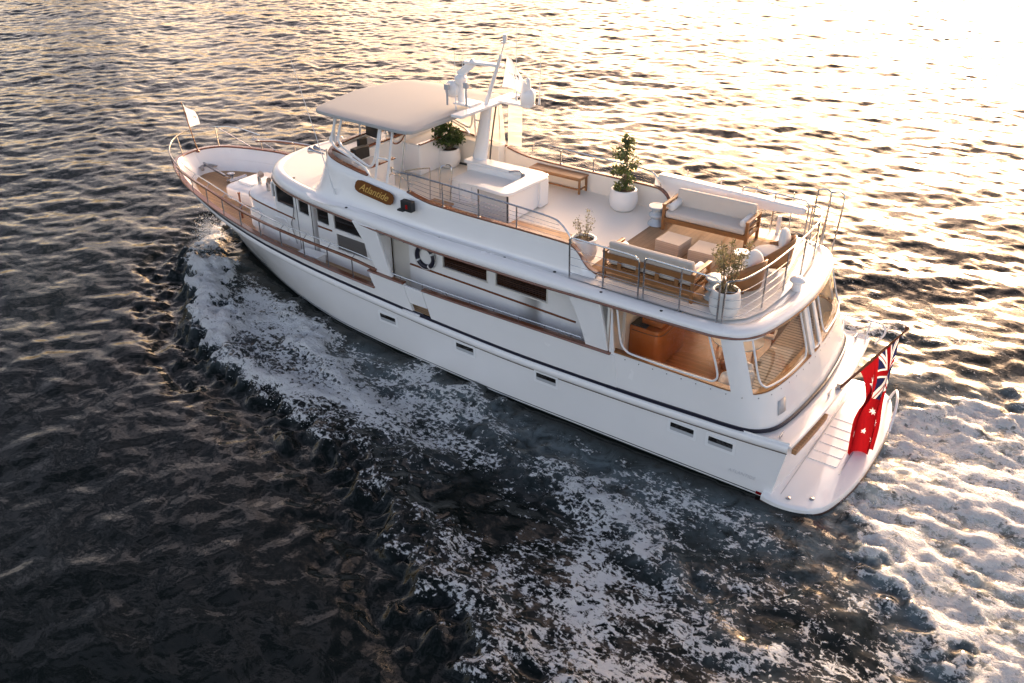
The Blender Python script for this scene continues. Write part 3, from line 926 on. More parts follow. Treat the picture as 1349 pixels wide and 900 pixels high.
for sgn in (1, -1):
    fl = sgn
    for lo, hi in ((-1, 9.95), (11.15, 99)):
        P = [(a, sgn * b_, c_) for a, b_, c_ in capath if lo < a < hi]
        if sgn < 0 and lo > 0 or True:
            sweep(tk, P, [(0.03, 0.0), (0.035, 0.02), (0.025, 0.04), (-0.085, 0.04), (-0.095, 0.02), (-0.09, 0.0)], flip=fl)
P = [(a, -b_, c_) for a, b_, c_ in capath if 9.9 < a < 11.2]
sweep(tk, P, [(0.03, 0.0), (0.035, 0.02), (0.025, 0.04), (-0.085, 0.04), (-0.095, 0.02), (-0.09, 0.0)], flip=-1)
tk.build('coaming_cap', M['varnish'], coam, smooth=50)

# name board
q = MB()
def npt(x, z, off): # on the sloping port coaming face
    zt = smooth_interp(x, [9.5, 10.2, 10.8, 11.15], [4.58, 4.49, 4.43, 4.39])
    return (x, -2.13 - (zt - z) * 0.30 - off, z)
c0 = Vector(npt(10.28, 4.22, 0.045))
ax = Vector((1, 0, -0.13)).normalized()
az = Vector((-0.1, 0.30, 0.93)); az = (az - ax * az.dot(ax)).normalized(); an = ax.cross(az)
W2, H2 = 0.62, 0.155
pl = [(-W2, -0.06), (-W2 + 0.05, -H2 * 0.8), (-W2 + 0.16, -H2), (W2 - 0.16, -H2), (W2 - 0.05, -H2 * 0.8), (W2, -0.06), (W2, 0.06), (W2 - 0.05, H2 * 0.8), (W2 - 0.16, H2), (-W2 + 0.16, H2), (-W2 + 0.05, H2 * 0.8), (-W2, 0.06)]
vs = [c0 + ax * a + az * b_ for a, b_ in pl] + [c0 + ax * a + az * b_ + an * 0.035 for a, b_ in pl]
k = len(pl)
q.add(vs, [tuple(range(k - 1, -1, -1)), tuple(range(k, 2 * k))] + [(i, (i + 1) % k, k + (i + 1) % k, k + i) for i in range(k)])
nb = q.build('name_board', M['signwood'], coam, bevel=0.008)
nb['label'] = 'carved wooden name board with gold script'
def text(body, name, m_, size, loc, ax_, az_, parent, shear=0.0, ext=0.004):
    cu = bpy.data.curves.new(name, 'FONT'); cu.body = body; cu.size = size; cu.align_x = 'CENTER'; cu.align_y = 'CENTER'
    cu.extrude = ext; cu.shear = shear; cu.materials.append(m_)
    o = bpy.data.objects.new(name, cu); COL.objects.link(o)
    bpy.context.view_layer.update()
    me_ = bpy.data.meshes.new_from_object(o.evaluated_get(bpy.context.evaluated_depsgraph_get()))
    bpy.data.objects.remove(o); o = bpy.data.objects.new(name, me_); COL.objects.link(o)
    nrm = ax_.cross(az_)
    o.matrix_world = Matrix(((ax_.x, az_.x, nrm.x, loc[0]), (ax_.y, az_.y, nrm.y, loc[1]), (ax_.z, az_.z, nrm.z, loc[2]), (0, 0, 0, 1)))
    o.parent = parent
    return o
text('Atlantide', 'lettering', M['gold'], 0.25, c0 + an * 0.039, ax, az, nb, 0.35)

# ---------------- aft cabin (clear-sided cockpit) --------------------------------
def aft_x(z): return smooth_interp(z, [1.5, 2.2, 3.5], [21.12, 20.86, 20.42])
def aft_outline(z, n=56):
    """(x,y) from port 17.2 round the stern to starboard 17.2; perimeter parameter 0..1"""
    A = aft_x(z); hb = 2.635
    pts = [(17.2, -hb), (18.2, -hb), (19.2, -hb), (A - 0.95, -hb), (A - 0.55, -hb + 0.09), (A - 0.28, -hb + 0.36), (A - 0.14, -hb + 0.85), (A - 0.05, -1.0), (A, 0.0)]
    P = [(p.x, p.y) for p in smooth_path([(a, b_, 0) for a, b_ in pts], 5)]
    P = P + [(a, -b_) for a, b_ in reversed(P[:-1])]
    L = [0]
    for i in range(1, len(P)): L.append(L[-1] + math.hypot(P[i][0] - P[i - 1][0], P[i][1] - P[i - 1][1]))
    return P, L
_oc = {}
def aft_pt(s, z):
    """s: metres measured along the outline from the port forward end"""
    k = round(z, 3)
    if k not in _oc: _oc[k] = aft_outline(z)
    P, L = _oc[k]
    if s > L[-1] / 2 and s > 1e8: s = L[-1]
    s = max(0, min(L[-1], s))
    i = max(0, min(len(L) - 2, int(np.searchsorted(L, s)) - 1))
    f = (s - L[i]) / (L[i + 1] - L[i])
    return (P[i][0] + (P[i + 1][0] - P[i][0]) * f, P[i][1] + (P[i + 1][1] - P[i][1]) * f, z)
def aft_len(z):
    aft_pt(0, z); return _oc[round(z, 3)][1][-1]
ZS, ZH = 2.26, 3.36         # sill and head
LS, LH = aft_len(ZS), aft_len(ZH)
# openings: (s at sill a,b ; s at head a,b) on the port half, mirrored; aft face centre post at the middle
ops = [((0.12, 2.78), (-0.1, 2.42)), ((3.22, 5.45), (2.86, 5.1)), ((5.62, LS - 5.62), (5.28, LH - 5.28))]
ops += [((LS - b0, LS - a0), (LH - b1, LH - a1)) for (a0, b0), (a1, b1) in reversed(ops[:2])]
cols = [0]
def wall_piece(mb, sa, sb, n, zs, th=0.06):
    """sa,sb functions of z giving perimeter positions"""
    outer = []; inner = []
    for z in zs:
        a, b_ = sa(z), sb(z); ro_ = []; ri_ = []
        for k in range(n + 1):
            s = a + (b_ - a) * k / n
            p = aft_pt(s, z); p2 = aft_pt(s + 0.01, z); p1 = aft_pt(s - 0.01, z)
            tx, ty = p2[0] - p1[0], p2[1] - p1[1]; l = math.hypot(tx, ty) or 1
            ro_.append(p); ri_.append((p[0] - ty / l * th, p[1] + tx / l * th, z))
        outer.append(ro_); inner.append(ri_)
    rows = []
    for o_, i_ in zip(outer, inner): rows.append(o_ + i_[::-1])
    mb.grid(rows, closed=True)
    k = len(rows[0]); base = len(mb.v) - len(rows) * k; m_ = (n + 1)
    for j in (0, len(rows) - 1):
        for i in range(n):
            mb.f.append((base + j * k + i, base + j * k + i + 1, base + j * k + 2 * m_ - 2 - i, base + j * k + 2 * m_ - 1 - i)); mb.mi.append(0)
aw = MB()
wall_piece(aw, lambda z: 0, lambda z: aft_len(z), 110, [1.42, 1.5, 1.8, 2.1, ZS])
wall_piece(aw, lambda z: 0, lambda z: aft_len(z), 110, [ZH, 3.44])
def lerp_s(a, b_):
    return lambda z: a + (b_ - a) * (z - ZS) / (ZH - ZS)
edges = [(0, -0.1)]
zz = [ZS, 2.5, 2.8, 3.1, ZH]
prev = None
solid = []
for i in range(len(ops) - 1):
    (a0, b0), (a1, b1) = ops[i]; (c0_, d0), (c1, d1) = ops[i + 1]
    wall_piece(aw, lerp_s(b0, b1), lerp_s(c0_, c1), 5, zz)
wall_piece(aw, lambda z: 0, lerp_s(0.12, -0.1 + 0.11), 2, zz)
wall_piece(aw, lerp_s(LS - 0.12, LH - 0.01), lambda z: aft_len(z), 2, zz)
aft = aw.build('aft_cabin', M['white'], Y, smooth=45)
# vinyl panes, rolled rim tubes
for i, ((a0, b0), (a1, b1)) in enumerate(ops):
    q = MB(); n = 24 if i == 2 else 14
    rows = []
    for z in np.linspace(ZS, ZH, 9):
        sa, sb = lerp_s(a0, a1)(z), lerp_s(b0, b1)(z); row = []
        for k in range(n + 1):
            p = aft_pt(sa + (sb - sa) * k / n, z)
            row.append(p)
        # pull slightly inside
        row = [(x - 0.03 * (1 if x > 19.5 else 0), y - math.copysign(0.03, y) if abs(y) > 2.4 else y, z_) for x, y, z_ in row]
        rows.append(row)
    q.grid(rows)
    w = q.build('vinyl_window', M['vinyl'], aft, smooth=60)
    q = MB(); pts = []
    fa = [(0.09, 1.0), (0.085, 0.7), (0.08, 0.4), (0.09, 0.22), (0.125, 0.13), (0.17, 0.10)]
    seq = fa + [(0.35, 0.085), (0.5, 0.08), (0.65, 0.085)] + [(1 - a, b_) for a, b_ in reversed(fa)]
    if i == 2: seq = [((a * 0.4) if a < 0.3 else (1 - (1 - a) * 0.4) if a > 0.7 else a, b_) for a, b_ in seq]
    for fx, fz in seq:
        z = ZS + (ZH - ZS) * fz
        sa, sb = lerp_s(a0, a1)(z), lerp_s(b0, b1)(z); p = aft_pt(sa + (sb - sa) * fx, z); pts.append((p[0], p[1], p[2]))
    q.tube(smooth_path(pts, 5), 0.022, 8); q.build('window_rim', M['alu'], w)
# teak sill inside the openings, navy stripe round the foot
q = MB()
P = [aft_pt(s, ZS) for s in np.linspace(0.05, LS - 0.05, 90)]
sweep(q, [(a, b_, c_ + 0.004) for a, b_, c_ in P], [(-0.01, 0.0), (-0.01, 0.03), (-0.16, 0.03), (-0.16, 0.0)])
q.build('window_sill', M['teak'], aft)
q = MB()
P = [aft_pt(s, 1.5) for s in np.linspace(0.0, aft_len(1.5), 120)]
P = [(a, b_, zn(min(a, 21.2)) + 0.0) for a, b_, c_ in P]
sweep(q, P, [(0.0, -0.04), (0.034, -0.04), (0.034, 0.036), (0.0, 0.036)])
q.build('foot_stripe', M['navy'], aft)
# little hatch, snaps on the lower aft wall
q = MB()
p = aft_pt(3.75, 1.98); 
for s in np.linspace(0.4, LS - 0.4, 34):
    pp = aft_pt(s, ZS - 0.07); q.box(pp, (0.02, 0.02, 0.02))
q.build('snap_stud', M['steel'], aft)
q = MB(); a = Vector(aft_pt(3.9, 1.86)); b_ = Vector(aft_pt(4.15, 1.86)); dd = (b_ - a)
rows = [[aft_pt(s, z) for s in (3.88, 3.97, 4.06, 4.15)] for z in (1.74, 2.0)]
q.grid([[(x + 0.012, y - 0.012, z) for x, y, z in r_] for r_ in rows]); q.build('locker_hatch', M['bargrey'], aft, solid=0.01)
# house bulkhead and cockpit ceiling beams
q = MB(); q.box((17.1, 0, 2.45), (0.06, 5.1, 2.0)); q.build('cockpit_bulkhead', M['sofft'], aft)
q = MB(); rows = []
for x in np.linspace(17.1, 20.7, 10):
    y = 2.56 if x < 19.8 else 2.56 - (x - 19.8) ** 1.6 * 1.2
    rows.append([(x, -y + 2 * y * k / 6, 1.53) for k in range(7)])
q.grid(rows); q.build('cockpit_floor', M['teakfloor'], aft)

# stern ledge, transom fittings and bathing platform ---------------------------------
q = MB()
rows = []
for x in (19.2, 19.8, 20.4, 20.8, 21.1, 21.22, 21.285):
    y = hull_edge(min(x, 21.2), 1.47)
    zz_ = smooth_interp(x, [19, 20, 21.3], [zn(19.2) - 0.045, 1.445, 1.475])
    rows.append([(x + (0.16 * (1 - ((k - 12) / 12) ** 2) if x > 21.0 else 0), -y + 2 * y * k / 24, zz_) for k in range(25)])
q.grid(rows); q.build('stern_ledge', M['white'], Y)
q = MB()
P = []
x0, y0 = hull_pt(1.0, 1.47)
for k in range(41):
    s = -1 + 2 * k / 40
    P.append((x0 + 0.16 * (1 - s * s), s * y0, 1.475))
sweep(q, P, [(0.03, -0.05), (0.04, -0.02), (0.02, 0.012), (-0.05, 0.012), (-0.05, -0.05)])
q.build('ledge_nosing', M['white'], Y)
PO = [(20.95, 2.74), (21.3, 2.80), (21.65, 2.76), (21.98, 2.58), (22.2, 2.25), (22.38, 1.5), (22.46, 0.75), (22.48, 0.0)]
po = [(p.x, p.y) for p in smooth_path([(a, b_, 0) for a, b_ in PO], 6)]
poly = [(a, -b_) for a, b_ in po] + [(a, b_) for a, b_ in reversed(po[:-1])]
q = MB()
def inset_poly(s): 
    return [(21.3 + (a - 21.3) * s if a > 21.3 else a, b_ * s) for a, b_ in poly]
q.grid([[(a, b_, z) for a, b_ in inset_poly(s)] for s, z in ((0.97, 0.03), (1.0, 0.07), (1.0, 0.16), (0.99, 0.19), (0.965, 0.2))], closed=True)
n0 = len(q.v) - len(poly); q.f.append(tuple(n0 + i for i in range(len(poly)))); q.mi.append(0)
plat = q.build('swim_platform', M['white'], Y, smooth=40)
q = MB()
sweep(q, [(a, b_, 0.05) for a, b_ in poly], [(0.02, -0.015), (0.02, 0.02), (-0.02, 0.02), (-0.02, -0.015)], flip=1)
sweep(q, [(a, b_, 0.05) for a, b_ in poly], [(0.02, -0.015), (0.02, 0.02), (-0.02, 0.02), (-0.02, -0.015)], flip=-1)
q.build('platform_band', M['brownline'], plat)
for k in range(6):
    q = MB(); q.prism(rrect(0.62, 0.30, 0.03), 'z', 0, 0.018)
    o = q.build('platform_slat', M['white'], plat, bevel=0.005); o.location = (21.62, 0.95 - 0.36 * k, 0.198)
q = MB(); q.box((21.28, 0, 0.208), (0.012, 5.0, 0.01)); q.box((22.05, 0.1, 0.206), (0.02, 2.6, 0.012)); q.build('platform_seam', M['bargrey'], plat)
for x, y in ((21.45, -2.55), (21.85, -2.3)):
    q = MB(); q.lathe([(0.05, 0), (0.05, 0.02), (0.02, 0.03), (0.0, 0.03)], (x, y, 0.2), 12); q.build('deck_fitting', M['steel'], plat)
# fin-like rail at the starboard edge of the platform
q = MB(); q.tube(smooth_path([(22.1, 2.3, 0.2), (22.25, 2.1, 0.62), (22.42, 1.5, 0.62), (22.47, 1.0, 0.2)]), 0.03, 8); q.build('platform_rail', M['alu'], plat)
# teak handhold on the transom
q = MB(); 
P = [(hull_pt(1.0, 1.25)[0] + 0.16 * (1 - (y / 2.6) ** 2) + 0.05, y, 1.24 + 0.04 * (y + 1.7)) for y in np.linspace(-2.38, -0.85, 12)]
for a, b_ in zip(P[:-1], P[1:]): pass
sweep(q, P, [(-0.05, -0.06), (0.045, -0.06), (0.05, 0.06), (-0.05, 0.06)]); q.build('transom_step', M['teakpale'], Y, bevel=0.01)
# cleats on the ledge
for x, y in ((21.05, -2.42), (21.05, 2.42), (21.33, -0.35)):
    q = MB(); q.tube([(x, y - 0.11, 1.56), (x, y + 0.11, 1.56)], 0.018, 8); q.tube([(x, y - 0.04, 1.46), (x, y - 0.04, 1.56)], 0.016, 6); q.tube([(x, y + 0.04, 1.46), (x, y + 0.04, 1.56)], 0.016, 6)
    q.build('cleat', M['steel'], Y)
# white rail at the starboard quarter
q = MB()
q.tube(smooth_path([(20.55, 2.5, 1.95), (21.0, 2.5, 1.97), (21.45, 2.48, 2.0), (21.62, 2.42, 1.96), (21.66, 2.38, 1.8), (21.5, 2.45, 1.47)]), 0.024, 8)
q.tube([(21.3, 2.48, 1.99), (21.25, 2.5, 1.45)], 0.02, 8); q.tube([(20.7, 2.5, 1.95), (20.7, 2.5, 1.45)], 0.02, 8)
q.build('quarter_rail', M['alu'], Y)
# hull side ports
for sgn in (-1, 1):
    for xc in (10.7, 13.25, 15.62, 19.05, 19.92):
        z = 0.97; y = hull_edge(xc, z)
        dy = (hull_edge(xc + 0.3, z) - hull_edge(xc - 0.3, z)) / 0.6
        dyz = (hull_edge(xc, z + 0.1) - hull_edge(xc, z - 0.1)) / 0.2
        def PT(a, b_, o): return (xc + a, sgn * (y + dy * a + dyz * b_ + o), z + b_)
        q = MB(); o_, i_ = rrect(0.66, 0.33, 0.03), rrect(0.54, 0.20, 0.02)
        q.grid([[PT(a, b_, 0.0) for a, b_ in o_], [PT(a, b_, 0.014) for a, b_ in o_], [PT(a, b_, 0.014) for a, b_ in i_], [PT(a, b_, 0.004) for a, b_ in i_]], closed=True)
        pf = q.build('hull_port', M['alu'], hull, smooth=0)
        q = MB(); q.add([PT(a, b_, 0.006) for a, b_ in i_], [tuple(range(len(i_)))]); q.build('port_glass', M['glassdark'], pf)
        q = MB(); q.add([PT(a, b_ * 0.42 - 0.058, 0.009) for a, b_ in i_], [tuple(range(len(i_)))]); q.build('port_ledge', M['bargrey'], pf)
axh = Vector((1, 0, 0)); azh = Vector((0, 0, 1))
text('ATLANTIDE', 'lettering', M['letter'], 0.11, (20.45, -hull_edge(20.45, 0.42) - 0.012, 0.42), axh, azh, hull, 0.2, 0.002)
q = MB(); q.box((20.95, -hull_edge(20.9, 0.12) - 0.01, 0.1), (0.3, 0.02, 0.06)); q.build('draught_mark', M['red'], hull)

# ---------------- hardtop on its frame --------------------------------------------
q = MB()
HT = [(7.70, 0), (7.72, 0.7), (7.80, 1.3), (7.93, 1.68), (8.1, 1.84), (8.35, 1.91), (9.4, 1.96), (10.7, 1.98), (11.08, 1.96), (11.22, 1.88), (11.28, 1.7), (11.3, 0.9), (11.31, 0.0)]
hp = [(p.x, p.y) for p in smooth_path([(a, b_, 0) for a, b_ in HT], 5)]
hl = [(a, -b_) for a, b_ in hp] + [(a, b_) for a, b_ in reversed(hp[1:-1])]
def ht_ring(s, z): return [(9.5 + (a - 9.5) * s, b_ * s, z) for a, b_ in hl]
ZT = 5.80
q.grid([ht_ring(s, z) for s, z in ((0.9, ZT - 0.06), (0.985, ZT - 0.08), (1.0, ZT - 0.065), (1.0, ZT - 0.02), (0.995, ZT + 0.005), (0.98, ZT + 0.015))], closed=True)
q.grid(cross_fill(ht_ring(0.98, ZT + 0.015), 0.05, 10)); q.grid(cross_fill(ht_ring(0.9, ZT - 0.06), 0.0, 6))
hard = q.build('hardtop', M['top'], Y, smooth=40)
for sgn in (-1, 1):
    y0_, y1_ = sgn * 2.05, sgn * 1.82
    def fp(x, z): return (x, y0_ + (y1_ - y0_) * (z - 4.4) / 1.35, z)
    for x in (10.14, 10.52):
        q = MB(); q.tube([fp(x, 4.42), fp(x + 0.1, 5.73)], 0.032, 8); q.build('hardtop_post', M['alu'], hard)
    q = MB(); q.tube([fp(10.2, 5.0), fp(10.56, 5.0)], 0.025, 6); q.build('hardtop_brace', M['alu'], hard)
    q = MB(); q.tube([(10.95, sgn * 2.08, 4.4), (11.05, sgn * 1.85, 5.72)], 0.012, 6); q.build('hardtop_brace', M['steel'], hard)
    # curved side screen frame
    q = MB(); pts = [fp(8.95, 5.72), fp(8.86, 5.35), fp(8.9, 5.12), fp(9.1, 5.0), fp(9.55, 4.84), fp(9.9, 4.74), fp(10.02, 4.8), fp(10.1, 5.0), fp(10.2, 5.7)]
    q.tube(smooth_path(pts, 5), 0.032, 8)
    q.tube(smooth_path([fp(8.75, 5.72), fp(8.62, 5.2), fp(8.75, 5.0), fp(9.2, 4.86), fp(9.75, 4.68), fp(9.95, 4.5)], 5), 0.03, 8)
    q.build('screen_frame', M['alu'], hard)
q = MB()
for y in (-1.45, -0.5, 0.5, 1.45): q.tube([(8.2, y, 4.83), (8.3, y, 5.72)], 0.028, 8)
q.build('front_post', M['alu'], hard)
q = MB(); q.grid([[(8.22, -1.5, 4.84), (8.22, 1.5, 4.84)], [(8.3, -1.5, 5.7), (8.3, 1.5, 5.7)]]); q.build('clear_screen', M['clearpane'], hard)
q = MB(); q.grid([[(x, 2.04 + 0.015 * math.sin(x * 9), 4.46), (x, 1.95 + 0.02 * math.sin(x * 7), 5.1), (x, 1.84, 5.7)] for x in np.linspace(9.3, 11.15, 14)]); q.build('side_curtain', M['curtain'], hard, smooth=60)
q = MB(); q.grid([[(x, 2.08, 4.46), (x, 2.1, 5.0), (x, 2.1, 5.72)] for x in np.linspace(11.2, 11.65, 5)]); q.build('side_curtain', M['curtain'], hard, smooth=60)

# ---------------- mast, radar and aerials -------------------------------------------
ms = MB()
def tap(a, b_, w0, w1):
    rows = []
    for k in range(7):
        f = k / 6; p = Vector(a).lerp(Vector(b_), f); w = w0 + (w1 - w0) * f
        rows.append([(p.x + w * math.cos(t) * 1.35, p.y + w * math.sin(t) * 0.8, p.z) for t in [2 * PI * j / 12 for j in range(12)]])
    ms.grid(rows, closed=True)
tap((11.22, 0.6, z_fly(11) + 0.05), (11.62, 0.6, 5.92), 0.19, 0.11)
mast = ms.build('mast', M['white'], Y, smooth=60)
q = MB(); q.tube([(11.55, 0.6, 5.85), (12.06, 0.6, 7.22)], [0.06, 0.04], 10); q.tube([(12.06, 0.6, 7.22), (12.17, 0.6, 7.56)], 0.014, 6); q.build('mast_pole', M['alu'], mast)
q = MB(); q.lathe([(0.05, 0), (0.055, 0.1), (0.05, 0.16), (0.0, 0.17)], (12.17, 0.6, 7.54), 12); q.box((12.17, 0.6, 7.52), (0.14, 0.14, 0.03)); q.build('masthead_light', M['white'], mast)
q = MB()
q.box((11.6, 0.62, 5.92), (0.34, 2.5, 0.07)); q.box((12.15, 1.1, 5.95), (1.0, 0.28, 0.06)); q.box((11.2, 0.35, 5.98), (0.55, 0.5, 0.05))
q.build('mast_platform', M['white'], mast, bevel=0.015)
q = MB(); q.lathe([(0.0, 0.0), (0.13, 0.0), (0.16, 0.06), (0.16, 0.16), (0.1, 0.22), (0, 0.24)], (11.0, 0.35, 6.42), 20); q.tube([(11.0, 0.35, 5.98), (11.0, 0.35, 6.44)], 0.09, 12); q.build('radar_pedestal', M['white'], mast)
q = MB(); q.lathe([(0.0, -0.2), (0.12, -0.19), (0.2, -0.1), (0.22, 0.0), (0.2, 0.1), (0.12, 0.19), (0, 0.21)], (10.78, 0.3, 6.28), 18, sy=0.9); q.build('satellite_dome', M['white'], mast, smooth=60)
q = MB(); q.bar((10.95, 0.35, 6.62), (11.3, 0.55, 6.98), 0.1, 0.2); q.build('radar_arm', M['white'], mast, bevel=0.03)
q = MB(); q.bar((11.05, 0.45, 6.95), (12.0, 0.75, 6.92), 0.2, 0.07); q.build('radar_scanner', M['white'], mast, bevel=0.02)
q = MB(); q.lathe([(0.0, 0), (0.17, 0.0), (0.19, 0.04), (0.19, 0.3), (0.14, 0.36), (0.08, 0.4), (0.06, 0.62), (0.0, 0.66)], (12.5, 1.1, 5.98), 18); q.build('satellite_dome', M['white'], mast, smooth=40)
for x, y, z, hh in ((10.85, -0.02, 5.95, 0.45), (11.35, 0.1, 5.98, 0.5)):
    q = MB(); q.tube([(x, y, z), (x, y, z + hh)], 0.03, 8); q.box((x, y, z + hh), (0.12, 0.1, 0.14)); q.build('deck_light', M['bargrey'], mast, bevel=0.01)
q = MB(); q.tube(smooth_path([(11.5, 0.75, z_fly(11) + .1), (11.6, 0.8, 5.0), (11.75, 0.8, 5.9)]), 0.02, 6); q.build('cable', M['dark'], mast)
# whip aerials
for a, b_, par in (((9.02, -2.38, 3.95), (8.35, -2.7, 7.2), coam), ((10.3, 1.3, 5.82), (10.32, 1.3, 7.0), hard), ((11.1, 0.0, 5.7), (11.1, 0.0, 7.25), hard), ((12.75, 1.25, 6.0), (12.78, 1.25, 7.75), mast), ((12.3, 0.9, 6.1), (12.3, 0.9, 7.9), mast)):
    q = MB(); va, vb = Vector(a), Vector(b_); q.tube([va, va.lerp(vb, 0.3), va.lerp(vb, 0.31), vb], [0.016, 0.014, 0.009, 0.005], 6); q.tube([va - Vector((0, 0, .02)), va + Vector((0, 0, .12))], 0.028, 8)
    q.build('whip_aerial', M['alu'], par)
# horn and searchlight on the roof ahead of the bridge
q = MB(); q.tube([(7.35, -0.95, roof_top(7.3)), (7.35, -0.95, 4.42)], 0.03, 8)
for dy in (-0.1, 0.1):
    q.tube([(7.35, -0.95 + dy, 4.3), (7.0, -0.95 + dy, 4.3), (6.8, -0.95 + dy, 4.3)], [0.03, 0.035, 0.1], 12)
q.tube([(7.45, -1.1, 4.1), (7.45, -0.8, 4.1)], 0.04, 8)
q.build('air_horn', M['steel'], Y)
q = MB(); q.tube([(7.5, -0.7, roof_top(7.5)), (7.5, -0.7, 4.5)], 0.04, 8); q.tube([(7.35, -0.7, 4.62), (7.65, -0.7, 4.62)], 0.14, 16); q.build('searchlight', M['white'], Y, bevel=0.02)
# black speaker / navigation light box on the port coaming
q = MB(); q.box((11.42, -2.34, 4.16), (0.34, 0.16, 0.26)); q.box((11.3, -2.44, 4.06), (0.2, 0.12, 0.05)); q.build('navigation_light', M['dark'], coam, bevel=0.02)
q = MB(); q.box((11.45, -2.43, 4.16), (0.05, 0.02, 0.1)); q.build('red_lens', mat('red_lens', (0.35, 0.01, 0.01), 0.1), coam)

# ---------------- bridge console -----------------------------------------------------
zb = z_fly(9) + 0.06
q = MB(); q.box((8.7, 0.0, zb + 0.5), (0.7, 3.4, 1.0)); q.box((9.3, 0.95, zb + 0.42), (0.7, 1.5, 0.84)); q.box((9.25, -1.25, zb + 0.38), (0.8, 0.9, 0.76)); q.build('helm_console', M['white'], Y, bevel=0.03)
q = MB()
for a, b_ in (((8.95, -1.7, zb + 1.03), (9.05, 1.7, zb + 1.03)), ((8.4, -1.7, zb + 1.03), (9.65, -1.68, zb + 0.8)), ((9.66, -1.7, zb + 0.79), (9.66, -0.8, zb + 0.79)), ((9.66, 0.2, zb + 0.87), (9.66, 1.7, zb + 0.87))): q.bar(a, b_, 0.09, 0.04)
q.build('console_trim', M['varnish'], Y, bevel=0.008)
q = MB(); q.tube([(9.12 + 0.05 * math.cos(t), 0.0 + 0.27 * math.sin(t), zb + 1.1 + 0.25 * math.cos(t)) for t in np.linspace(0, 2 * PI, 25)[:-1]], 0.018, 6, closed=True); q.build('helm_wheel', M['varnish'], Y)
for c_, d_ in (((9.0, -1.35, zb + 0.95), (0.2, 0.5, 0.3)), ((8.75, -1.0, zb + 1.1), (0.1, 0.3, 0.2)), ((8.8, 0.4, zb + 1.12), (0.12, 0.5, 0.22))):
    q = MB(); q.box(c_, d_); q.build('instrument_pod', M['dark'], Y, bevel=0.02)
for y_, a_ in ((0.6, 0.3), (-0.35, -0.2)):
    q = MB(); q.box((8.5, y_, zb + 1.2), (0.5, 0.06, 0.36), a_); q.build('chart_screen', M['dark'], Y, bevel=0.02)
# starboard locker run under the hardtop
q = MB(); q.box((10.2, 1.86, zb + 0.35), (1.9, 0.3, 0.7)); q.build('side_locker', M['floor'], Y, bevel=0.02)
q = MB()
for k in range(3): q.tube([(9.25, 1.52 - 0.05 * k, zb + 0.06 + 0.01 * k), (11.1, 1.62 - 0.04 * k, zb + 0.05)], 0.016, 6)
q.build('boat_hook', M['dark'], Y)
# companionway ladder opening with steel loops
q = MB()
for pts in ([(10.55, -1.65, zb), (10.6, -1.65, zb + 0.72), (10.72, -1.55, zb + 0.86), (11.0, -1.1, zb + 0.86), (11.02, -1.02, zb + 0.75), (10.98, -1.0, zb)], [(11.1, -0.75, zb), (11.1, -0.72, zb + 0.72), (11.2, -0.62, zb + 0.84), (11.42, -0.65, zb + 0.8), (11.4, -0.72, zb)], [(10.2, -1.75, zb + .3), (10.3, -1.7, zb + 0.72), (10.6, -1.7, zb + 0.78), (11.2, -1.9, zb + .72)]):
    q.tube(smooth_path(pts, 5), 0.017, 8)
q.build('ladder_rail', M['steel'], Y)
q = MB(); q.box((11.55, -1.35, zb + 0.13), (0.62, 0.42, 0.05)); q.box((11.55, -1.35, zb + 0.055), (0.55, 0.36, 0.10), mi=0); q.build('ladder_step', M['teakpale'], Y, bevel=0.01)

# ---------------- bar ------------------------------------------------------------------
zf = z_fly(12.3) + 0.06
q = MB()
q.box((12.35, 0.42, (zf + 4.44) / 2), (2.3, 0.36, 4.44 - zf))
q.box((12.2, -0.16, (zf + 4.26) / 2), (1.75, 0.86, 4.26 - zf))
q.box((13.24, -0.2, (zf + 4.44) / 2), (0.36, 1.6, 4.44 - zf))
bar = q.build('bar_unit', M['white'], Y, bevel=0.025)
q = MB(); q.box((12.98, -1.02, (zf + 4.44) / 2), (0.86, 0.05, 4.44 - zf)); q.build('bar_end_shaded', M['bargrey'], bar, bevel=0.006)  # port-facing end of the white bar, its shade painted in as grey
q = MB()
for x in (12.55, 13.41): q.box((x, -1.05, (zf + 4.44) / 2), (0.03, 0.03, 4.44 - zf))
q.build('bar_edge', M['dark'], bar)
ctr = [(11.1, 0.25), (11.1, 0.66), (13.25, 0.68), (13.48, 0.6), (13.56, 0.4), (13.52, -1.0), (13.44, -1.12), (13.3, -1.16), (12.52, -1.1), (12.54, -0.86), (13.02, -0.86), (13.1, -0.8), (13.1, 0.12), (13.0, 0.25)]
q = MB(); q.prism(ctr, 'z', 4.44, 4.52); q.build('bar_counter', M['white'], bar, bevel=0.018)
q = MB(); q.box((12.2, -0.18, 4.275), (1.78, 0.9, 0.035)); q.build('bar_worktop', M['roof'], bar, bevel=0.01)
q = MB(); q.tube(smooth_path([(12.95, 0.2, 4.28), (12.95, 0.2, 4.55), (12.85, 0.12, 4.6), (12.7, 0.0, 4.58)]), 0.022, 8); q.tube([(12.95, 0.2, 4.28), (12.95, 0.2, 4.42)], 0.035, 8); q.build('bar_tap', M['steel'], bar)
q = MB()
for x in (11.6, 12.0, 12.4): q.box((x, -0.598, (zf + 4.2) / 2), (0.012, 0.012, 0.5))
q.build('cupboard_seam', M['bargrey'], bar)

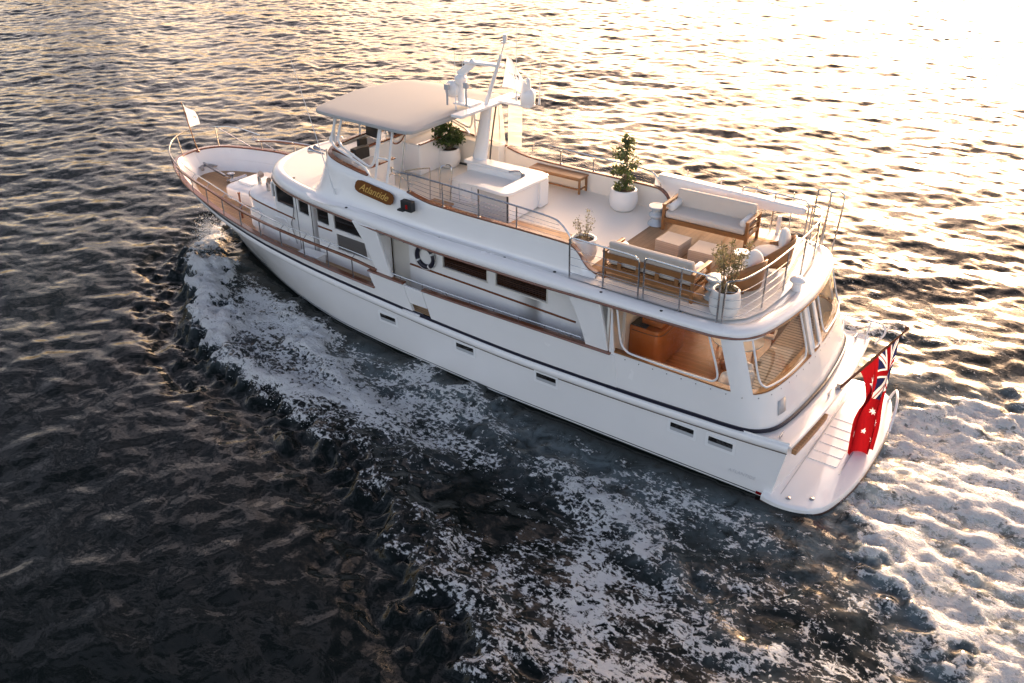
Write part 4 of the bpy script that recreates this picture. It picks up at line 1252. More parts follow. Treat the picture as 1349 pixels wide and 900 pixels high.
# ---------------- fly bridge rails -----------------------------------------------------
def rail_run(pts, posts, nwires, zoff, name, wire_pts=None):
    q = MB(); q.tube(smooth_path(pts, 6), 0.02, 8); o = q.build(name, M['steel'], Y)
    for p in posts:
        q = MB(); q.tube([p[0], p[1]], 0.019, 8); q.lathe([(0.045, 0), (0.045, 0.015), (0.02, 0.03)], p[0], 10); q.build('stanchion', M['steel'], o)
    q = MB()
    for wp in (wire_pts or []): q.tube(wp, 0.0055, 5)
    if wire_pts: q.build('rail_wire', M['steel'], o)
    return o
for sgn in (-1, 1):
    def cz(x): return smooth_interp(x, [11.15, 11.5, 11.85, 12.3, 13.3, 15.85], [4.41, 4.33, 4.27, 4.25, 4.235, 4.2])
    yy = sgn * 2.09
    top = [(10.35, yy + -sgn * 0.45, 4.55), (10.5, yy - sgn * 0.25, 4.78), (10.9, yy, 4.83), (11.5, yy, 4.84), (13, yy, 4.8), (14.6, yy, 4.74), (15.3, yy, 4.70), (15.55, yy, 4.62), (15.78, yy, 4.4), (15.85, yy, 4.22)]
    if sgn > 0: top = [(12.0, yy, 4.42), (12.06, yy, 4.62), (12.3, yy, 4.67), (13, yy, 4.66), (14.6, yy, 4.62), (15.3, yy, 4.6), (15.6, yy, 4.55), (15.78, yy, 4.4), (15.85, yy, 4.22)]
    posts = [((x, yy, cz(x)), (x, yy, (4.84 if sgn < 0 else 4.67) - 0.035 * (x - 11.2))) for x in ((11.25, 12.3, 13.35, 14.4) if sgn < 0 else (12.9, 13.9, 14.9))]
    wires = []
    for f in (0.2, 0.42, 0.62, 0.82):
        wires.append([(x, yy, cz(x) + (4.8 - 0.035 * (x - 11.2) - (0 if sgn < 0 else 0.15) - cz(x)) * f) for x in np.linspace(11.3 if sgn < 0 else 12.3, 15.6 - 0.1 * f, 9)])
    rail_run(top, posts, 4, 0, 'bridge_rail', wires)
    # sun deck side panels
    yb, yt = sgn * 2.44, sgn * 2.47
    zd = 3.57; zt = 4.55
    for a, b_ in ((16.03, 17.68), (17.8, 19.42)):
        if sgn > 0 and a < 17: continue
        xm = (a + b_) / 2
        pts = [(a, yb, zd), (a, yt, zt - 0.12), (a + 0.03, yt, zt - 0.03), (a + 0.12, yt, zt), (xm, yt, zt - 0.01), (b_ - 0.2, yt, zt - 0.02), (b_ - 0.06, yt, zt - 0.06), (b_, yt, zt - 0.2), (b_, yb, zd)]
        w = [[(a, yb, zd + f), (b_, yb, zd + f - 0.01)] for f in (0.16, 0.34, 0.52, 0.70)]
        rail_run(pts, [((xm, yb, zd), (xm, yt, zt - 0.01))], 4, 0, 'deck_rail_panel', w)
# stern rail round the after edge
A_ = [(19.52, -2.42), (19.78, -2.2), (19.93, -1.4), (20.0, -0.4), (20.02, 0.6), (19.98, 1.5), (19.82, 2.15), (19.52, 2.42)]
zt = 4.53
pts = [(A_[0][0], A_[0][1], 3.57), (A_[0][0], A_[0][1], zt - 0.18), (A_[0][0] + 0.04, A_[0][1] + 0.03, zt - 0.04)] + [(a, b_, zt) for a, b_ in A_[1:-1]] + [(A_[-1][0] + 0.04, A_[-1][1] - 0.03, zt - 0.04), (A_[-1][0], A_[-1][1], zt - 0.18), (A_[-1][0], A_[-1][1], 3.57)]
sm = [(p.x, p.y) for p in smooth_path([(a, b_, 0) for a, b_ in A_], 5)]
wires = [[(a, b_, 3.57 + f) for a, b_ in sm] for f in (0.16, 0.34, 0.52, 0.70)]
rail_run(pts, [((a, b_, 3.57), (a, b_, zt)) for a, b_ in ((19.93, -1.4), (20.0, -0.4), (20.02, 0.6), (19.98, 1.5))], 4, 0, 'stern_rail', wires)
# boarding ladder hoops at the starboard corner
q = MB()
for x0 in (19.55, 19.85):
    q.tube(smooth_path([(x0, 2.5, 3.57), (x0, 2.5, 4.7), (x0 + 0.05, 2.5, 4.85), (x0 + 0.25, 2.48, 4.88), (x0 + 0.33, 2.42, 4.7), (x0 + 0.3, 2.3, 3.57)], 5), 0.02, 8)
q.build('boarding_hoop', M['steel'], Y)
# long tapered boom stowed along the starboard rail
q = MB()
rows = []
for x, zlo, zhi, w in ((15.55, 4.02, 4.38, 0.10), (15.68, 3.86, 4.46, 0.15), (16.4, 3.94, 4.46, 0.16), (17.5, 4.06, 4.44, 0.15), (18.6, 4.16, 4.41, 0.13), (19.3, 4.22, 4.38, 0.11), (19.38, 4.26, 4.35, 0.08)):
    rows.append([(x, 2.42 + a * w, (zlo + zhi) / 2 + b_ * (zhi - zlo) / 2) for a, b_ in ((-1, -.8), (-.8, -1), (.8, -1), (1, -.8), (1, .7), (.7, 1), (-.7, 1), (-1, .7))])
q.grid(rows, closed=True); k = 8; n0 = 0
q.f.append(tuple(range(k))); q.mi.append(0); q.f.append(tuple(6 * k + i for i in reversed(range(k)))); q.mi.append(0)
for x in (16.2, 18.8): q.box((x, 2.42, 3.8), (0.08, 0.12, 0.5))
q.build('stowed_boom', M['white'], Y, smooth=35, bevel=0.01)
q = MB()
for x in (16.3, 17.2, 18.1, 19.0): q.tube([(x, 2.58, 3.57), (x, 2.58, 4.62)], 0.014, 6)
q.tube([(16.1, 2.58, 4.0), (19.3, 2.58, 3.98)], 0.005, 5)
q.build('starboard_stanchion', M['steel'], Y)
# roof vent and small roof fittings
q = MB(); q.lathe([(0.1, 0), (0.09, 0.16), (0.16, 0.2), (0.16, 0.24), (0.1, 0.29), (0.0, 0.3)], (20.2, -0.15, 3.58), 18); q.build('mushroom_vent', M['white'], Y, smooth=40)
for x, y in ((12.4, -2.42), (14.3, -2.42), (15.6, -2.36), (16.9, -2.58), (18.3, -2.58), (7.0, -1.9), (9.5, -2.5)):
    q = MB(); q.lathe([(0.035, 0), (0.035, 0.012), (0.0, 0.015)], (x, y, roof_top(x) + (0.0 if abs(y) < 2.45 else -0.012)), 10)
    q.build('deck_filler', M['dark'], Y)
# fixed bench boards inside the coaming: two separate benches follow below
# white locker standing on the port side deck
LK = thing('deck_locker', 'small white locker box standing on the teak side deck by the wheelhouse', 'locker', (7.75, -2.26, z_deck(7.75)), 0.04)
q = MB(); q.box((0, 0, 0.12), (0.72, 0.32, 0.24)); q.build('locker_body', M['white'], LK, bevel=0.015)
q = MB(); q.box((0, 0, 0.262), (0.76, 0.36, 0.045)); q.build('locker_lid', M['white'], LK, bevel=0.015)

# ================= loose things on the deck ==============================================
# life ring on the house side
LR = thing('life_ring', 'navy and white life ring hanging beside the side door', 'life ring', (11.58, -1.995, 2.74))
q = MB(); qw = MB()
for k in range(4):
    a0, a1 = 2 * PI * k / 4 + .5, 2 * PI * (k + 1) / 4 + .5
    wide = [(a0 + 0.09, a1 - 0.09, q), (a1 - 0.09, a1 + 0.09, qw)]
    for s0, s1, mb in wide:
        mb.tube([(0.262 * math.cos(t), 0, 0.262 * math.sin(t)) for t in np.linspace(s0, s1, 12)], 0.060 if mb is q else 0.063, 10)
q.build('ring_body', M['navy'], LR, smooth=60); qw.build('ring_band', M['flagwhite'], LR, smooth=60)
q = MB(); q.tube([(0.335 * math.cos(t), -0.02, 0.335 * math.sin(t)) for t in np.linspace(0, 2 * PI, 33)[:-1]], 0.008, 5, closed=True); q.build('grab_line', M['flagwhite'], LR)

# teak benches
def bench(name, label, loc, L_, W_, H_, rz=0):
    t = thing(name, label, 'bench', loc, rz, 'teak benches along the coaming')
    q = MB()
    q.box((0, 0, H_ - 0.02), (L_, W_, 0.045)); q.build('bench_top', M['teakpale'], t, bevel=0.006)
    for sx in (-1, 1):
        for sy in (-1, 1):
            q = MB(); q.box((sx * (L_ / 2 - 0.05), sy * (W_ / 2 - 0.04), (H_ - 0.04) / 2), (0.05, 0.05, H_ - 0.04)); q.build('leg', M['teak'], t, bevel=0.005)
        q = MB(); q.box((sx * (L_ / 2 - 0.05), 0, 0.12), (0.035, W_ - 0.12, 0.035)); q.build('stretcher', M['teak'], t)
    q = MB(); q.box((0, -W_ / 2 + 0.04, 0.12), (L_ - 0.14, 0.035, 0.035)); q.box((0, 0, H_ - 0.07), (L_ - 0.1, W_ - 0.06, 0.05)); q.build('apron', M['teak'], t)
    return t
bench('teak_bench', 'slatted teak bench against the far coaming behind the bar', (13.02, 1.80, z_fly(13) + 0.062), 1.6, 0.42, 0.44)
bench('teak_bench', 'long teak bench just inside the near coaming rail aft of the bar', (14.72, -1.6, z_fly(14.7) + 0.062), 1.62, 0.40, 0.40)

# rug
q = MB(); rows = [[(x, y, 3.622) for x in np.linspace(16.14, 19.35, 20)] for y in np.linspace(-1.98, 1.92, 20)]
q.grid(rows); rug = q.build('woven_rug', M['rug'], None, solid=0.02); tag(rug, 'large brown woven rug under the sofas on the sun deck', 'rug')

# sofas -----------------------------------------------------------------------------------
def sofa(label, loc, rz, L_=2.1):
    t = thing('teak_sofa', label, 'sofa', loc, rz, 'teak sofas on the sun deck')
    D_ = 0.82; f = M['teak']                 # sits facing -y, back at +y
    for sx in (-1, 1):
        for sy, hh in ((-1, 0.62), (1, 0.62)):
            q = MB(); q.box((sx * (L_ / 2 - 0.035), sy * (D_ / 2 - 0.035), hh / 2), (0.07, 0.07, hh)); q.build('leg', f, t, bevel=0.006)
        q = MB(); q.box((sx * (L_ / 2 - 0.035), 0, 0.63), (0.085, D_ + 0.02, 0.04)); q.build('armrest', f, t, bevel=0.008)
        q = MB(); q.box((sx * (L_ / 2 - 0.035), 0, 0.27), (0.045, D_ - 0.14, 0.09)); q.box((sx * (L_ / 2 - 0.035), 0, 0.46), (0.035, D_ - 0.14, 0.05)); q.build('side_rail', f, t, bevel=0.004)
    for nm, y, z, hh in (('front_rail', -D_ / 2 + 0.03, 0.26, 0.11), ('back_rail', D_ / 2 - 0.03, 0.24, 0.12), ('back_rail', D_ / 2 - 0.03, 0.54, 0.12)):
        q = MB(); q.box((0, y, z), (L_ - 0.14, 0.045, hh)); q.build(nm, f, t, bevel=0.004)
    for x in (-0.6, -0.2, 0.2, 0.6):
        q = MB(); q.box((x * L_ / 2.1 * 1.1, D_ / 2 - 0.03, 0.375), (0.09, 0.03, 0.17)); q.build('back_slat', f, t)
    q = MB(); q.box((0, -0.02, 0.30), (L_ - 0.16, D_ - 0.12, 0.03)); q.build('seat_base', f, t)
    q = MB(); q.box((0, -0.05, 0.395), (L_ - 0.16, D_ - 0.10, 0.15)); q.build('seat_cushion', M['fabric'], t, bevel=0.05, seg=4)
    q = MB(); q.box((0, D_ / 2 - 0.15, 0.64), (L_ - 0.18, 0.15, 0.42), rot=Matrix.Rotation(R(-8), 3, 'X')); q.build('back_cushion', M['fabric'], t, bevel=0.045, seg=4)
    for sx in (-1, 1):
        q = MB(); q.tube([(sx * (L_ / 2 - 0.17), -0.30, 0.55), (sx * (L_ / 2 - 0.17), -0.28, 0.55), (sx * (L_ / 2 - 0.17), 0.2, 0.55), (sx * (L_ / 2 - 0.17), 0.22, 0.55)], [0.07, 0.09, 0.09, 0.07], 14); q.build('bolster', M['fabricw'], t, smooth=50)
    return t
sofa('teak sofa facing the camera with its cream back against the far boom', (17.5, 1.42, 3.633), R(1.5), 2.12)
sofa('teak sofa seen from behind next to the near deck rail', (17.68, -1.70, 3.633), R(180), 2.1)

# stone coffee tables
def block(label, loc, a, b_, hh, rz):
    q = MB(); q.box((0, 0, hh / 2), (a, b_, hh)); o = q.build('stone_table', M['stone'], None, bevel=0.006); o.location = loc; o.rotation_euler = (0, 0, rz)
    tag(o, label, 'coffee table', 'travertine block tables')
block('square travertine block table nearer the planked cream deck', (17.27, -0.04, 3.633), 0.60, 0.58, 0.34, R(-3))
block('square travertine block table nearer the round lounge chairs', (18.07, -0.07, 3.633), 0.58, 0.62, 0.33, R(2))

# drum stools
def drum(label, x, y):
    q = MB()
    q.lathe([(0.0, 0), (0.2, 0.0), (0.215, 0.02), (0.2, 0.06), (0.13, 0.13), (0.125, 0.17), (0.19, 0.22), (0.2, 0.25), (0.19, 0.28), (0.125, 0.33), (0.13, 0.37), (0.2, 0.43), (0.215, 0.46), (0.2, 0.485), (0.0, 0.49)], (0, 0, 0), 32)
    o = q.build('drum_stool', M['drum'], None, smooth=50); o.location = (x, y, 3.633); tag(o, label, 'stool', 'blue grey ceramic drum stools')
drum('blue grey ceramic drum stool at the forward arm of the far sofa', 16.22, 1.2)
drum('blue grey ceramic drum stool between the near sofa and the corner planter', 18.98, -1.6)

# round backed lounge chairs
def chair(label, loc, rz):
    t = thing('lounge_chair', label, 'lounge chair', loc, rz, 'round backed lounge chairs')
    q = MB(); rows = []            # open to -x ; shell wraps the back (+x)
    for k in range(25):
        a = R(-112 + 224 * k / 24); c = math.cos(a); s = math.sin(a)
        hh = 0.40 + 0.36 * max(0, c) ** 0.8 if c > 0 else 0.40 + 0.12 * c
        row = []
        for f in (0, 0.25, 0.5, 0.75, 1.0):
            rad = 0.40 + 0.06 * f
            row.append((rad * c, rad * s * 1.02, 0.12 + (hh - 0.12) * f))
        rows.append(row)
    q.grid(rows); q.build('back_shell', M['teak'], t, smooth=60, solid=0.03)
    q = MB(); q.lathe([(0.0, 0.14), (0.36, 0.14), (0.4, 0.17), (0.4, 0.28), (0.36, 0.34), (0.2, 0.37), (0.0, 0.375)], (-0.02, 0, 0), 28); q.build('seat_cushion', M['fabricw'], t, smooth=60)
    q = MB()
    q.lathe([(0.0, -0.09), (0.2, -0.085), (0.28, -0.05), (0.30, 0.0), (0.28, 0.05), (0.2, 0.085), (0, 0.09)], (0.24, 0, 0.62), 24, rot=Matrix.Rotation(R(78), 3, 'Y'), sx=1.05); q.build('back_cushion', M['fabricw'], t, smooth=60)
    for a in (45, 135, 225, 315):
        q = MB(); q.tube([(0.3 * math.cos(R(a)), 0.3 * math.sin(R(a)), 0), (0.3 * math.cos(R(a)), 0.3 * math.sin(R(a)), 0.15)], 0.025, 8); q.build('leg', M['teak'], t)
    return t
chair('round backed lounge chair with a white cushion by the starboard stern rail', (19.32, 0.62, 3.605), R(6))
chair('round backed lounge chair with a white cushion half hidden by the corner plant', (19.22, -0.78, 3.605), R(-14))
q = MB(); q.lathe([(0.0, 0), (0.16, 0), (0.17, 0.02), (0.05, 0.05), (0.045, 0.4), (0.2, 0.43), (0.2, 0.45), (0.0, 0.455)], (18.92, -0.08, 3.633), 24); st_ = q.build('side_table', M['pot'], None, smooth=40); tag(st_, 'small round white side table between the two lounge chairs', 'side table')

# planters --------------------------------------------------------------------------------
def leaf_cloud(mb, centers, n, ls, spread, droop=0.3, asp=0.42):
    for _ in range(n):
        c_, r_ = centers[random.randrange(len(centers))]
        d = Vector((random.gauss(0, 1), random.gauss(0, 1), random.gauss(0, 1))).normalized() * r_ * (random.random() ** 0.45)
        p = Vector(c_) + d
        ax_ = (d.normalized() * 0.7 + Vector((random.gauss(0, .7), random.gauss(0, .7), random.gauss(0, .7) - droop))).normalized()
        sd = ax_.cross(Vector((random.gauss(0, 1), random.gauss(0, 1), random.gauss(0, 1)))).normalized()
        up = ax_.cross(sd)
        l = ls * random.uniform(0.65, 1.25); w = l * asp
        mid = p + ax_ * (l * 0.5) - up * (l * 0.06)
        mb.add([p, mid - sd * w * 0.5, p + ax_ * l, mid + sd * w * 0.5, mid + up * l * 0.05], [(0, 1, 4), (1, 2, 4), (2, 3, 4), (3, 0, 4)])
def planter(label, loc, prof, plant, cat='potted plant'):
    t = thing('potted_plant', label, cat, loc, 0, 'white ceramic planters')
    q = MB(); q.lathe(prof, (0, 0, 0), 40); q.build('pot', M['pot'], t, smooth=50)
    rim = prof[-1]
    q = MB(); q.lathe([(rim[0] * 0.99, prof[-1][1] + 0.0), (0.0, prof[-1][1] + 0.03)], (0, 0, 0), 24); q.build('soil', M['soil'], t, smooth=60)
    plant(t, prof[-2][1])
    return t
def potprof(r0, r1, r2, hh):  # bottom, belly, rim
    return [(0.0, 0), (r0 * 0.92, 0.0), (r0, 0.02), (r0 + (r1 - r0) * 0.6, hh * 0.15), (r1, hh * 0.42), (r1 * 0.985, hh * 0.65), (r2 + (r1 - r2) * 0.3, hh * 0.9), (r2 + 0.015, hh * 0.97), (r2, hh), (r2 - 0.03, hh), (r2 - 0.04, hh * 0.9)]
def branchy(t, z0, stems, mbark):
    q = MB()
    for pts, r0 in stems:
        sp = smooth_path(pts, 4); q.tube(sp, [r0 * (1 - 0.7 * k / (len(sp) - 1)) for k in range(len(sp))], 6)
    q.build('stem', mbark, t)
def bushy(t, z0):
    st, cen = [], []
    for k in range(9):
        a = 2 * PI * k / 9 + random.uniform(-.3, .3); rr_ = random.uniform(0.16, 0.38); zz_ = z0 + random.uniform(0.18, 0.58)
        st.append(([(0.03 * math.cos(a), 0.03 * math.sin(a), z0 - .05), (rr_ * .5 * math.cos(a), rr_ * .5 * math.sin(a), z0 + .15), (rr_ * math.cos(a), rr_ * math.sin(a), zz_)], 0.014))
        cen.append(((rr_ * math.cos(a), rr_ * math.sin(a), zz_), 0.18))
    cen += [((0, 0, z0 + 0.45), 0.22), ((0.02, -0.05, z0 + 0.62), 0.14)]
    branchy(t, z0, st, M['bark'])
    q = MB(); leaf_cloud(q, cen, 1350, 0.105, 0.2, 0.4, 0.5); q.build('foliage', M['leafdark'], t, smooth=0, fixn=False)
def ficus(t, z0):
    st, cen = [], []
    for k in range(13):
        a = 2 * PI * k / 13 * 2.4 + random.uniform(-.5, .5); zz_ = z0 + 0.16 + 1.06 * k / 12; rr_ = random.uniform(0.10, 0.27) * (1.1 - 0.5 * k / 12)
        st.append(([(0, 0, z0 - .05 if k == 0 else z0 + (zz_ - z0) * .55), (rr_ * .4 * math.cos(a), rr_ * .4 * math.sin(a), z0 + (zz_ - z0) * .8), (rr_ * math.cos(a), rr_ * math.sin(a), zz_)], 0.010))
        cen.append(((rr_ * math.cos(a), rr_ * math.sin(a), zz_), random.uniform(0.09, 0.15)))
    st.append(([(0, 0, z0 - .05), (0.03, 0.02, z0 + .5), (0.0, 0.04, z0 + 1.05), (0.03, 0.0, z0 + 1.3)], 0.022))
    cen.append(((0.02, 0, z0 + 1.26), 0.11)); cen.append(((0, 0, z0 + 0.1), 0.16)); cen.append(((-.1, -.1, z0 + 0.05), 0.1))
    branchy(t, z0, st, M['bark'])
    q = MB(); leaf_cloud(q, cen, 980, 0.115, 0.2, 0.5, 0.42); q.build('foliage', M['leaffig'], t, smooth=0, fixn=False)
def sparse(n, hh, spread, leaves, m_, ls=0.06):
    def f(t, z0):
        st, cen = [], []
        for k in range(n):
            a = 2 * PI * k / n + random.uniform(-.4, .4); rr_ = random.uniform(.3, 1) * spread; zz_ = z0 + hh * random.uniform(0.55, 1.0)
            b0 = (0.08 * math.cos(a), 0.08 * math.sin(a), z0 - .05); b1 = (rr_ * .6 * math.cos(a), rr_ * .6 * math.sin(a), z0 + (zz_ - z0) * .55); b2 = (rr_ * math.cos(a), rr_ * math.sin(a), zz_)
            st.append(([b0, b1, b2], 0.009))
            for f_ in (0.35, 0.55, 0.75, 0.95, 1.0):
                p = Vector(b1).lerp(Vector(b2), (f_ - .35) / .65); cen.append((tuple(p), 0.075))
            cen.append(((0.1 * math.cos(a), 0.1 * math.sin(a), z0 + 0.05), 0.09))
        branchy(t, z0, st, M['bark'])
        q = MB(); leaf_cloud(q, cen, leaves, ls, .1, 0.2, 0.4); q.build('foliage', m_, t, smooth=0, fixn=False)
    return f
planter('round bushy dark green plant in a white pot under the hardtop', (9.75, 1.3, z_fly(9.75) + 0.062), potprof(0.22, 0.33, 0.29, 0.52), bushy)
planter('tall upright fig in a round white pot near the far sofa', (15.12, 1.52, z_fly(15) + 0.062), potprof(0.27, 0.36, 0.31, 0.53), ficus)
planter('pale sparse olive in a white pot at the end of the near coaming', (15.85, -1.60, z_fly(15.9) + 0.062), potprof(0.2, 0.31, 0.27, 0.55), sparse(7, 0.55, 0.26, 170, M['leafolive'], 0.07))
planter('sparse leggy shrub in a white pot in the corner of the stern rail', (19.40, -2.06, 3.6), potprof(0.24, 0.31, 0.26, 0.55), sparse(14, 1.05, 0.38, 950, M['leafcorner'], 0.07))

# cockpit furniture under the roof -----------------------------------------------------------
CB = thing('wet_bar', 'varnished wooden bar cabinet inside the clear sided cockpit', 'bar cabinet', (17.5, -1.1, 1.535))
q = MB(); q.prism([(p[0], p[1]) for p in [(-0.36, -0.52), (0.22, -0.52), (0.34, -0.46), (0.4, -0.34), (0.4, 0.75), (-0.36, 0.75)]], 'z', 0, 0.9); q.build('cabinet', M['mahog'], CB, bevel=0.01)
q = MB(); q.box((0.08, 0.12, 0.98), (0.5, 0.9, 0.14)); q.build('raised_top', M['mahog'], CB, bevel=0.02)
q = MB(); q.box((-0.16, -0.3, 0.912), (0.36, 0.4, 0.03)); q.build('worktop', M['dark'], CB)
q = MB(); q.box((0.12, 0.12, 1.06), (0.42, 0.8, 0.02)); q.build('counter', M['fabricw'], CB, bevel=0.005)
q = MB(); q.tube([(0.405, -0.35, 0.8), (0.405, 0.7, 0.8)], 0.008, 6); q.tube(smooth_path([(-0.3, -0.525, 0.8), (0.2, -0.525, 0.8), (0.35, -0.46, 0.8), (0.405, -0.35, 0.8)]), 0.008, 6); q.build('bead', M['brownline'], CB)
SF = thing('rattan_sofa', 'woven rattan sofa with striped cushions curving round the stern window', 'sofa', (0, 0, 0))
q = MB(); rows = []
for y in np.linspace(-1.9, 2.0, 24):
    xa = aft_x(2.0) - 0.22 - 0.10 * (y / 2) ** 2 - (0.25 * max(0, abs(y) - 1.5) ** 2)
    rows.append([(xa, y, 1.56), (xa - 0.02, y, 2.12), (xa - 0.10, y, 2.2), (xa - 0.2, y, 2.14), (xa - 0.2, y, 1.92)])
q.grid(rows); q.build('back', M['rattan'], SF, smooth=50, solid=0.03)
q = MB(); rows = []
for y in np.linspace(-1.9, 2.0, 24):
    xa = aft_x(2.0) - 0.42 - 0.10 * (y / 2) ** 2
    rows.append([(xa, y, 1.96), (xa - 0.7, y, 1.95), (xa - 0.75, y, 1.9), (xa - 0.75, y, 1.56)])
q.grid(rows); q.build('seat_cushion', M['cushion_dark'], SF, smooth=50)
for x, y, a in ((19.9, -1.75, 20), (19.78, -1.4, -15), (19.65, -1.95, 60)):
    q = MB(); q.box((0, 0, 0), (0.42, 0.16, 0.40), rot=Matrix.Rotation(R(a), 3, 'Z') @ Matrix.Rotation(R(18), 3, 'X')); o = q.build('scatter_cushion', M['fabricw'], SF, bevel=0.07, seg=4, smooth=60); o.location = (x, y, 2.12)
DT = thing('dining_table', 'round cream topped table standing inside the cockpit', 'table', (19.25, -0.55, 1.535))
q = MB(); q.lathe([(0.0, 0.70), (0.52, 0.70), (0.56, 0.72), (0.56, 0.75), (0.0, 0.76)], (0, 0, 0), 32); q.build('tabletop', M['fabric'], DT, smooth=30)
q = MB(); q.lathe([(0.3, 0), (0.3, 0.04), (0.07, 0.1), (0.07, 0.7)], (0, 0, 0), 20); q.build('pedestal', M['mahog'], DT, smooth=40)
for i, (x, y, a, lb) in enumerate(((18.75, 0.35, 40, 'dark wooden dining chair at the forward side of the cockpit table'), (19.5, 0.55, 100, 'dark wooden dining chair at the starboard side of the cockpit table'))):
    t = thing('dining_chair', lb, 'chair', (x, y, 1.535), R(a), 'cockpit dining chairs')
    q = MB(); q.box((0, 0, 0.45), (0.44, 0.44, 0.06)); q.build('seat', M['fabric'], t, bevel=0.02)
    q = MB(); q.box((-0.21, 0, 0.72), (0.04, 0.42, 0.3)); q.build('backrest', M['mahog'], t, bevel=0.01)
    for sx in (-1, 1):
        for sy in (-1, 1):
            q = MB(); q.box((sx * 0.19, sy * 0.19, 0.22), (0.04, 0.04, 0.44)); q.build('leg', M['mahog'], t)
    
# flags ----------------------------------------------------------------------------------------
def star_hit(px, py, cx, cy, ro_, ri_, n, rot=90):
    dx, dy = px - cx, py - cy; rr_ = math.hypot(dx, dy)
    if rr_ > ro_: return False
    a = (math.degrees(math.atan2(dy, dx)) - rot) % (360 / n); a = min(a, 360 / n - a) ; f = a / (180 / n)
    # edge from outer tip (angle 0) to inner (angle 180/n)
    A0 = (ro_, 0); A1 = (ri_ * math.cos(R(180 / n)), ri_ * math.sin(R(180 / n)))
    pxx, pyy = rr_ * math.cos(R(a)), rr_ * math.sin(R(a))
    return (A1[0] - A0[0]) * (pyy - A0[1]) - (A1[1] - A0[1]) * (pxx - A0[0]) > 0
def ensign_colour(u, v):       # u along fly 0..2, v 0..1 up;  0 red 1 white 2 blue
    if u < 1 and v > 0.5:
        x, y = u, (v - 0.5) * 2       # canton 1 x .5 -> x 0..1, y 0..1
        X, Yy = (x - .5) * 2, (y - .5)           # X -1..1 , Y -.5...5
        if abs(Yy) < 0.1 or abs(X) < 0.1 * 1: return 0
        if abs(Yy) < 0.167 or abs(X) < 0.167: return 1
        d = abs(abs(Yy) - abs(X) * 0.5) / math.hypot(1, .5)
        side = (abs(Yy) - abs(X) * .5) * (1 if X * Yy > 0 else -1)
        if d < 0.034 and side > -0.005: return 0
        if d < 0.10: return 1
        return 2
    if star_hit(u, v, 0.5, 0.25, 0.16, 0.07, 7): return 1
    for cx, cy, r_, n in ((1.5, 0.83, 0.075, 7), (1.5, 0.17, 0.075, 7), (1.25, 0.56, 0.075, 7), (1.72, 0.63, 0.075, 7), (1.6, 0.45, 0.045, 5)):
        if star_hit(u, v, cx, cy, r_, r_ * 0.45, n): return 1
    return 0
S0, S1 = Vector((21.42, 0.0, 1.47)), Vector((22.46, 0.0, 3.27))
q = MB(); q.tube([S0, S0.lerp(S1, .5), S1], [0.034, 0.03, 0.02], 10); q.lathe([(0.0, 0), (0.035, 0.01), (0.045, 0.05), (0.03, 0.09), (0.0, 0.1)], tuple(S1), 12); stf = q.build('ensign_staff', M['varnish'], Y, smooth=50)
q = MB(); q.lathe([(0.07, 0), (0.07, 0.03), (0.05, 0.05), (0.05, 0.16)], (21.42, 0, 1.47), 14); q.build('staff_socket', M['steel'], stf)
topc = smooth_path([(22.36, 0.0, 3.06), (22.40, -0.10, 2.75), (22.39, -0.18, 2.25), (22.40, -0.22, 1.6), (22.44, -0.2, 1.0), (22.42, -0.16, 0.36)], 12)
botc = smooth_path([(21.77, 0.0, 2.06), (21.90, -0.02, 1.85), (22.02, -0.10, 1.48), (21.94, -0.16, 1.2), (21.90, -0.18, 0.9), (21.94, -0.28, 0.42), (21.97, -0.30, 0.0)], 10)
def at_(c_, f):
    f = f * (len(c_) - 1); i = min(int(f), len(c_) - 2); return c_[i].lerp(c_[i + 1], f - i)
fl = MB(); NU, NV = 190, 96
rows = []
for j in range(NV + 1):
    v = j / NV; row = []
    for i in range(NU + 1):
        u = i / NU
        a, b_ = at_(botc, u), at_(topc, u)
        p = a.lerp(b_, v)
        amp = min(1, u * 3.2)
        w = math.sin(v * PI * 4.0 + 0.9 + u * 1.6) * 0.075 + math.sin(v * PI * 1.8 - u * 2.0) * 0.09
        p = p + Vector((0.10 * math.sin(v * PI * 3.1 + u * 2) * math.sin(v * PI), 1.0 * w, -0.10 * math.sin(v * PI) * (1 - u))) * amp
        row.append(tuple(p))
    rows.append(row)
n = NU + 1
fv = [p for r_ in rows for p in r_]
for p in fv: fl.v.append(p)
for j in range(NV):
    for i in range(NU):
        fl.f.append((j * n + i, j * n + i + 1, (j + 1) * n + i + 1, (j + 1) * n + i)); fl.mi.append(ensign_colour((i + .5) / NU * 2, (j + .5) / NV))
en = fl.build('ensign_flag', [M['red'], M['flagwhite'], M['flagblue']], None, smooth=180)
tag(en, 'red ensign with union canton and white stars hanging from the stern staff', 'flag')
# small white flags
def small_flag(name, label, hoist_a, hoist_b, tip, marks, cut=0.0, sag=0.1, taper=0.0):
    fm = MB(); NU, NV = 40, 30; A0, B0, T0 = Vector(hoist_a), Vector(hoist_b), Vector(tip)
    for j in range(NV + 1):
        for i in range(NU + 1):
            u, v = i / NU, j / NV
            h_ = A0.lerp(B0, v); p = h_ + T0 * u * (1.0 - taper * v) + Vector((0, 0.05 * math.sin(u * 7 + v * 2), -sag * u * u * (0.4 + v)))
            p += (A0.lerp(B0, 0.42) - h_) * cut * u
            fm.v.append(tuple(p))
    for j in range(NV):
        for i in range(NU):
            fm.f.append((j * (NU + 1) + i, j * (NU + 1) + i + 1, (j + 1) * (NU + 1) + i + 1, (j + 1) * (NU + 1) + i)); fm.mi.append(1 if marks((i + .5) / NU, (j + .5) / NV) else 0)
    o = fm.build(name, [M['flagwhite'], M['ink']], None, smooth=180); tag(o, label, 'flag', 'small white house flags'); return o
B0, B1 = Vector((0.22, 0.06, 2.70)), Vector((-0.22, 0.06, 4.28))
